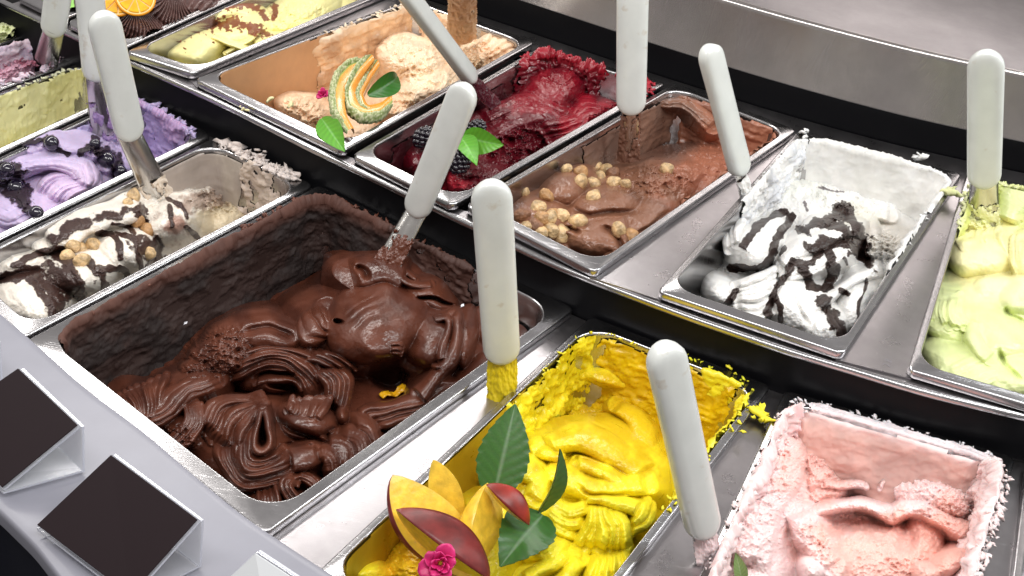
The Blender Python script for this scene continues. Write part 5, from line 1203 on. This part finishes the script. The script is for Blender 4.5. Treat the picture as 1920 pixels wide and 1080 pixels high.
leaf(at(925, 935, -.020), at(966, 758, .030), .036, 'large pointed serrated green leaf standing by the yellow coated blade', (.035, .12, .014), .02, .18, 9, .1)
leaf(at(1008, 962, -.010), at(1050, 842, .035), .022, 'narrow leaf seen nearly edge on in the yellow gelato', (.05, .13, .03), .10, .5, 9, 1.15)
leaf(at(1018, 965, -.008), at(938, 1062, -.004), .036, 'broad dark leaf pointing down in front of the yellow swirl', (.035, .11, .02), .06, .25, 8, .2)
leaf(at(603, 222, BK + .0), at(646, 284, BK + .006), .024, 'bright green leaf hanging over the front rim below the melon slices', (.10, .34, .02), .05, .3, 0, .0, shape=1.15)
leaf(at(690, 178, BK + .014), at(745, 142, BK + .020), .022, 'dark shiny leaf curled on the second melon slice', (.03, .16, .015), .25, .5, 0, .2)
leaf(at(868, 256, BK + .006), at(944, 272, BK + .010), .026, 'bright basil leaf pointing right over the berry sorbet', (.14, .42, .035), .10, .3, 0, .2)
leaf(at(862, 256, BK + .006), at(894, 310, BK + .004), .022, 'bright basil leaf pointing down in front of the blackberries', (.11, .38, .025), .10, .35, 0, -.3)
leaf(at(1392, 1095, -.03), at(1379, 1036, -.012), .010, 'tiny green leaf tip stuck in the pink gelato', (.20, .30, .10), .1, .4, 0, .2)

# ------------------------------------------------------------------ berries
M_BB = plain('blackberry_skin', (.010, .006, .012), .18, coat=.5, spec=.6)
M_BLUE = plain('berry_syrup_skin', (.012, .008, .022), .12, coat=.8, bump=.2, bscale=120)
def blackberry(c, r, label, ax=(.5, .2, .8), mat=M_BB, green=0):
    rng = np.random.default_rng(int(r * 1e6) + int(c[0] * 1e4)); parts = []; A = Vector(ax).normalized(); q = A.to_track_quat('Z', 'Y')
    n = 46
    for k in range(n):
        z = 1 - 2 * (k + .5) / n; a = k * 2.39996; rr = math.sqrt(1 - z * z)
        d = q @ Vector((rr * math.cos(a) * .86, rr * math.sin(a) * .86, z * 1.12)); s_ = r * (.25 + .04 * rng.random())
        parts.append((ICO_V * s_ + np.array(c) + np.array(d[:]) * r * .80, ICO_F))
    V, F = merge(parts); o = mesh_obj('blackberry', V, F, mat); tag(o, label, 'blackberry', 'blackberries on the berry sorbet'); return recenter(o)
blackberry(at(795, 258, BK - .004), .0115, 'blackberry at the left wall of the berry pan beside the spatula')
blackberry(at(862, 304, BK - .006), .0120, 'blackberry right of the spatula handle under the basil leaf', (.2, .6, .6))
blackberry(at(893, 240, BK + .002), .0095, 'smaller blackberry behind the basil leaves', (.7, .1, .5))
def berry(c, r, label):
    v = ICO_V.copy(); v = v * (1 + .10 * fbm(v[:, 0] * 1.5 + c[0] * 90, v[:, 1] * 1.5 + v[:, 2], 3, 5))[:, None]
    o = mesh_obj('blueberry', v * r + np.array(c), [tuple(f) for f in ICO_F], M_BLUE); sub = o.modifiers.new('s', 'SUBSURF'); sub.levels = sub.render_levels = 1
    tag(o, label, 'blueberry', 'syrupy blueberries on the lilac gelato'); return o
for (x, y, r, lb) in [(97, 268, .0075, 'round syrupy blueberry high on the lilac fold'), (178, 270, .006, 'small blueberry beside the spatula blades'), (68, 399, .0070, 'round blueberry at the end of the front syrup trail'), (30, 352, .0085, 'dark blueberry in the syrup at the left edge'), (200, 300, .0085, 'dark wet berry mass right of the lilac curl'), (225, 322, .0075, 'syrupy berry near the right rim of the lilac pan'), (14, 318, .0075, 'dark berry at the far left of the lilac gelato')]:
    berry(surf('purple', x, y, .002), r, lb)

# ------------------------------------------------------------------ peach slices and flowers
M_PSKIN = plain('peach_skin', (.17, .020, .018), .38, bump=.1, bscale=150, var=.45)
M_PFLESH = plain('peach_flesh', (.80, .52, .045), .30, bump=.35, bscale=260, var=.22, sss=.2, coat=.2)
M_RSKIN = plain('red_peach_skin', (.24, .020, .012), .38, var=.5, bscale=120)
def slice_(p0, p1, bulge, width, label, inner=.15, skin=M_PSKIN):
    """a fruit wedge from tip p0 to tip p1; bulge: vector from the chord to the middle of the skin; width: thickness of the wedge at the skin"""
    P0, P1, Bv = [np.array(q, float) for q in (p0, p1, bulge)]; ch = P1 - P0; sd = np.cross(ch, Bv); sd /= np.linalg.norm(sd)
    n = 26; m = 9; SK_ = []; FA = []; FB = []
    for i in range(n):
        t = i / (n - 1); s_ = math.sin(math.pi * t) ** .75; c = P0 + ch * t
        hw = width / 2 * s_; row = []
        for j in range(m):
            a = j / (m - 1) * 2 - 1; row.append(c + Bv * s_ * (1 - .10 * a * a) + sd * hw * a)
        SK_.append(np.array(row)); I = c + Bv * s_ * inner
        FA.append(np.array([row[0] * (1 - q) + I * q - sd * .0 for q in np.linspace(0, 1, 6)])); FB.append(np.array([I * (1 - q) + row[-1] * q for q in np.linspace(0, 1, 6)]))
    root = empty('peach_slice', tuple(P0 + ch * .5)); tag(root, label, 'peach slice', 'peach slices standing in the yellow gelato')
    V, F = loft(SK_, close=False); k = mesh_obj('skin', V + 0, F, skin); under(root, k)
    so = k.modifiers.new('t', 'SOLIDIFY'); so.thickness = .0008
    V, F = merge([loft(FA, close=False), loft(FB, close=False)]); k = mesh_obj('flesh', V, F, M_PFLESH); under(root, k)
    return root
def cb(r, u, t): return CR * r + CU * u - CF * t
def dv(a, za, b_, zb): return at(*b_, zb) - at(*a, za)
slice_(at(736, 890, .030), at(880, 1085, -.030), dv((808, 985), 0, (750, 1010), -.004), .010, 'peach slice at the left, thin purple skin along its left edge', .95 * -1.0)
slice_(at(812, 862, .026), at(866, 990, -.012), dv((840, 925), .0, (862, 910), .004), .012, 'small upright peach wedge behind the others, its pointed tip up', -1.3, M_PFLESH)
slice_(at(742, 955, .020), at(918, 1088, -.004), cb(.009, .009, .012), .026, 'front peach slice with a broad dark red skin on top', -.9)
slice_(at(914, 905, .022), at(890, 1070, -.020), dv((902, 985), 0, (868, 990), .004), .016, 'broad yellow peach slice at the right below the big leaf', -1.2, M_PFLESH)
slice_(at(911, 908, .026), at(992, 985, .004), dv((950, 945), .012, (964, 935), .022), .016, 'red skinned peach slice behind the right yellow one', -.6, M_RSKIN)
M_ROSE = plain('magenta_petal', (.62, .02, .16), .45, bump=.2, bscale=120, sss=.2, var=.25)
def flower(c, r, label, seed=0, n=11, tilt=(0.1, -.4, .9)):
    rng = random.Random(seed); root = empty('flower', c); tag(root, label, 'flower'); q = Vector(tilt).normalized().to_track_quat('Z', 'Y')
    for k in range(n):
        a = k * 2.4; lay = k / n; R = []; open_ = .25 + .75 * lay; size = r * (.55 + .5 * lay)
        for i in range(9):
            t = i / 8; row = []
            for j in range(9):
                u = j / 8 * 2 - 1; wv = math.sin(math.pi * (t * .82 + .12)) ** .6
                ang = a + u * wv * .95; rad = size * (.15 + open_ * t ** 1.2 * .8) * (1 - .12 * u * u); z = size * (t * 1.1 * (1.15 - open_ * .6) - .16 * t ** 3 * open_ * 2) + .06 * r * math.sin(u * 5 + k) * t
                row.append((Vector(c) + q @ Vector((rad * math.cos(ang), rad * math.sin(ang), z)))[:])
            R.append(np.array(row))
        V, F = loft(R, close=False); o = mesh_obj('petal', V, F, M_ROSE); under(root, o); so = o.modifiers.new('t', 'SOLIDIFY'); so.thickness = .0006
    return root
flower(at(826, 1056, .020), .0165, 'magenta pink rose bud in front of the peach slices', 1, 13, (.0, -.8, .7))
flower(at(607, 178, BK - .002), .0095, 'small magenta flower left of the melon slices', 2, 9, (-.3, -.7, .7))

# ------------------------------------------------------------------ melon slices
M_RIND = gel_mat('netted_rind', .6, 0, .4, 1.0, 500); M_MFL = gel_mat('melon_flesh', .3, .15, .5, .15, 250, .2)
def melon(outer, inner, label, th=.009):
    n = 44
    def cv(pts):
        P = resample([at(x, y, BK + z) for x, y, z in pts], n); return P
    O, I = cv(outer), cv(inner); up = np.array([0, -.25, .97]) * th
    root = empty('melon_slice', tuple(O.mean(0))); tag(root, label, 'melon slice', 'netted melon slices')
    m = 12; top = [O * (1 - q) + I * q + up * (1 - .25 * (2 * q - 1) ** 2) for q in np.linspace(.10, 1, m)]; V = np.stack(top, 1).reshape(-1, 3)
    bot = np.stack([I + up * .6, I], 1).reshape(-1, 3)
    q = np.tile(np.linspace(0, 1, m), n)[:, None]; C = np.array((.30, .42, .10)) * (1 - sstep(.1, .35, q)) + np.array((.85, .33, .04)) * sstep(.1, .35, q)
    C = C * (.9 + .2 * fbm(V[:, 0] * 300, V[:, 1] * 300, 3)[:, None])
    F = grid_faces(n, m); F2 = grid_faces(n, 2) + len(V)
    o = mesh_obj('flesh', np.concatenate([V, bot]), np.concatenate([F, F2]), M_MFL, cols=np.concatenate([C, np.tile([.80, .40, .07], (len(bot), 1))])); under(root, o)
    # rind: a bumpy netted roll along the outer edge
    R = []; K = 20; T = np.gradient(O, axis=0); T /= np.linalg.norm(T, axis=1)[:, None]; sd = np.cross(T, [0, 0, 1]); 
    nn = 150; tt = np.linspace(0, 1, nn); Oi = np.stack([np.interp(tt, np.linspace(0, 1, n), O[:, k]) for k in range(3)], 1); Ii = np.stack([np.interp(tt, np.linspace(0, 1, n), I[:, k]) for k in range(3)], 1)
    dr = Oi - Ii; wv = np.linalg.norm(dr, axis=1)[:, None]; dr = dr / wv; C = []
    for i in range(nn):
        s_ = min(1, math.sin(math.pi * (i + .5) / nn) * 3 + .15); row = []
        for k in range(K):
            a = 2 * math.pi * k / K; rg = float(ridged(np.array(i / 5.), np.array(k / 1.7), 3, len(label)))
            r = (.0043 + .0026 * (rg - .5)) * s_
            row.append(Oi[i] + dr[i] * r * math.cos(a) * .8 + np.array([0, 0, 1]) * (th * .55 + r * 1.35 * math.sin(a))); g = min(1, max(0, (rg - .42) * 3.2)); C.append([.20 * (1 - g) + .60 * g, .26 * (1 - g) + .60 * g, .08 * (1 - g) + .38 * g])
        R.append(np.array(row))
    V, F = loft(R, cap0=True, cap1=True); o = mesh_obj('rind', V, F, M_RIND, cols=np.array(C)); under(root, o)
    return root
melon([(684, 122, .018), (652, 130, .020), (630, 152, .018), (621, 185, .014), (626, 222, .008), (650, 258, .001)], [(690, 132, .018), (668, 148, .018), (652, 172, .015), (645, 200, .012), (650, 228, .007), (664, 252, .002)], 'melon slice curving on the left with its netted rind outside')
melon([(694, 112, .022), (668, 140, .020), (648, 178, .014), (650, 212, .008), (676, 232, .004), (712, 228, .003), (736, 205, .004)], [(702, 122, .022), (684, 146, .018), (668, 176, .012), (672, 200, .008), (690, 208, .006), (715, 202, .006), (733, 186, .007)], 'melon slice curling round on the right with orange flesh showing')
melon([(706, 122, .018), (686, 150, .012), (668, 188, .010), (676, 214, .006), (700, 224, .004)], [(712, 132, .018), (696, 156, .012), (680, 188, .010), (688, 206, .006), (704, 212, .005)], 'thin middle melon slice squeezed between the two larger ones')

# ------------------------------------------------------------------ orange slices at the top
M_OPEEL = plain('orange_peel', (.85, .33, .01), .35, bump=.4, bscale=300); M_OFL = plain('orange_flesh', (.90, .42, .02), .25, bump=.5, bscale=160, var=.2, coat=.3); M_OPITH = plain('orange_pith', (.85, .62, .25), .5)
def orange(c, r, nrm, label):
    root = empty('orange_slice', c); tag(root, label, 'orange slice', 'orange slices on the dark chocolate'); q = Vector(nrm).normalized().to_track_quat('Z', 'Y'); C0 = Vector(c)
    def ringp(rad, z, n=48): return np.array([(C0 + q @ Vector((rad * math.cos(a), rad * math.sin(a), z)))[:] for a in np.linspace(0, 2 * math.pi, n, endpoint=False)])
    V, F = loft([ringp(r * .93, .0016), ringp(r, .0012), ringp(r, -.0012), ringp(r * .93, -.0016)]); under(root, mesh_obj('peel', V, F, M_OPEEL))
    V, F = loft([ringp(.0005, .0014), ringp(r * .93, .0014)]); V2, F2 = loft([ringp(r * .93, -.0014), ringp(.0005, -.0014)]); under(root, mesh_obj('pith', *merge([(V, F), (V2, F2)]), M_OPITH))
    for k in range(9):
        a0 = 2 * math.pi * k / 9 + .05; a1 = 2 * math.pi * (k + 1) / 9 - .05; pts = [(r * .1, (a0 + a1) / 2)] + [(r * .86, a0 + (a1 - a0) * t) for t in np.linspace(0, 1, 8)]
        A = np.array([(C0 + q @ Vector((p * math.cos(a), p * math.sin(a), .0015)))[:] for p, a in pts]); Bt = np.array([(C0 + q @ Vector((p * .96 * math.cos(a), p * .96 * math.sin(a), .0026)))[:] for p, a in pts])
        V, F = loft([A, Bt], cap1=True); under(root, mesh_obj('segment', V, F, M_OFL, smooth=False))
orange(tuple(at(222, -2, BK + .018)), .021, (.05, -.6, .75), 'orange slice at the top, left one of the pair'); orange(tuple(at(254, -4, BK + .022)), .021, (.25, -.6, .75), 'orange slice at the top, right one overlapping its neighbour')

# ------------------------------------------------------------------ scrap of orange peel on the dark chocolate
def scrap(c, label):
    n = 26; m = 7; t = np.linspace(0, 1, n)[:, None]; u = np.linspace(-1, 1, m)[None, :]
    x = (t - .5) * .026 + 0 * u; y = u * .0035 * (1 + .5 * fbm(t * 6 + 0 * u, u * 0 + t * 0, 2, 3)); z = .003 * fbm(t * 5 + 0 * u, u * 2 + 0 * t, 3, 9) + .002 * np.sin(t * 9) * np.ones_like(u)
    a = .75; P = np.stack([x * math.cos(a) - y * math.sin(a), x * math.sin(a) + y * math.cos(a), z + .003], -1) + np.array(c)
    o = mesh_obj('orange_peel_scrap', P.reshape(-1, 3), grid_faces(n, m), M_OPEEL2); so = o.modifiers.new('t', 'SOLIDIFY'); so.thickness = .0014; tag(o, label, 'orange peel'); recenter(o)
M_OPEEL2 = plain('candied_peel', (.80, .42, .01), .3, bump=.4, bscale=200, coat=.3)
scrap(surf('choc', 738, 740, .002), 'small scrap of candied orange peel on the dark chocolate gelato')

# ------------------------------------------------------------------ price card holders
def holder(A, B, C, D, zt, zb, label, card=True, mat=None):
    """A,B: upper corners, C,D: lower corners (right, left) in the photograph; zt, zb their heights"""
    a, b_, c, d = [Vector(at(*p, z)) for p, z in ((A, zt), (B, zt), (C, zb), (D, zb))]
    root = empty('card_holder', (a + b_ + c + d) / 4); tag(root, label, 'card holder', 'clear card holders on the front ledge')
    n = (b_ - a).cross(d - a).normalized(); n = n if n.z > 0 else -n
    def slab(P, off0, th, name, mt, inset=0):
        ctr = sum(P, Vector()) / len(P); P = [p + (ctr - p).normalized() * inset for p in P]
        V = [tuple(p + n_ * off0) for p in P] + [tuple(p + n_ * (off0 - th)) for p in P]; k = len(P)
        F = [tuple(range(k)), tuple(range(2 * k - 1, k - 1, -1))] + [(i, k + i, k + (i + 1) % k, (i + 1) % k) for i in range(k)]
        o = mesh_obj(name, np.array(V), F, mt, smooth=False, mats=[mt, M_AEDGE] if mt is M_ACRYL else None, fm=[0, 0] + [1] * k if mt is M_ACRYL else None); bv = o.modifiers.new('b', 'BEVEL'); bv.width = min(.0004, th * .3); bv.segments = 2; under(root, o); return o
    n_ = n
    slab([a, b_, c, d], -.0004, .0020, 'front_sheet', M_ACRYL)
    slab([a, b_, c, d], .0012, .0008, 'card', mat or M_CARD, .0012)
    # back leg: vertical sheet under the upper edge, and a foot plate
    e = Vector((b_.x, b_.y, .0045)); f = Vector((a.x, a.y, .0045)); n_ = (b_ - a).cross(Vector((0, 0, 1))).normalized()
    slab([a - n * .0022, b_ - n * .0022, e, f], 0, .0020, 'back_leg', M_ACRYL)
    n_ = Vector((0, 0, 1)); slab([f - n * .0, e - n * .0, Vector((c.x, c.y, .0045)), Vector((d.x, d.y, .0045))], .002, .0018, 'foot', M_ACRYL)
    return root
holder((36, 689), (150, 798), (5, 918), (-112, 792), .046, .009, 'clear acrylic holder with a blank dark card, the upper left one')
holder((209, 851), (375, 975), (246, 1120), (68, 985), .046, .009, 'clear acrylic holder with a blank dark card, nearest to the wide chocolate pan')
holder((480, 1034), (640, 1140), (520, 1260), (390, 1120), .044, .009, 'clear acrylic holder with a pale card at the bottom edge', mat=plain('pale_card', (.62, .64, .66), .4))
holder((-116, 560), (-6, 640), (-130, 770), (-240, 660), .042, .009, 'clear acrylic holder at the left edge, only its side showing')
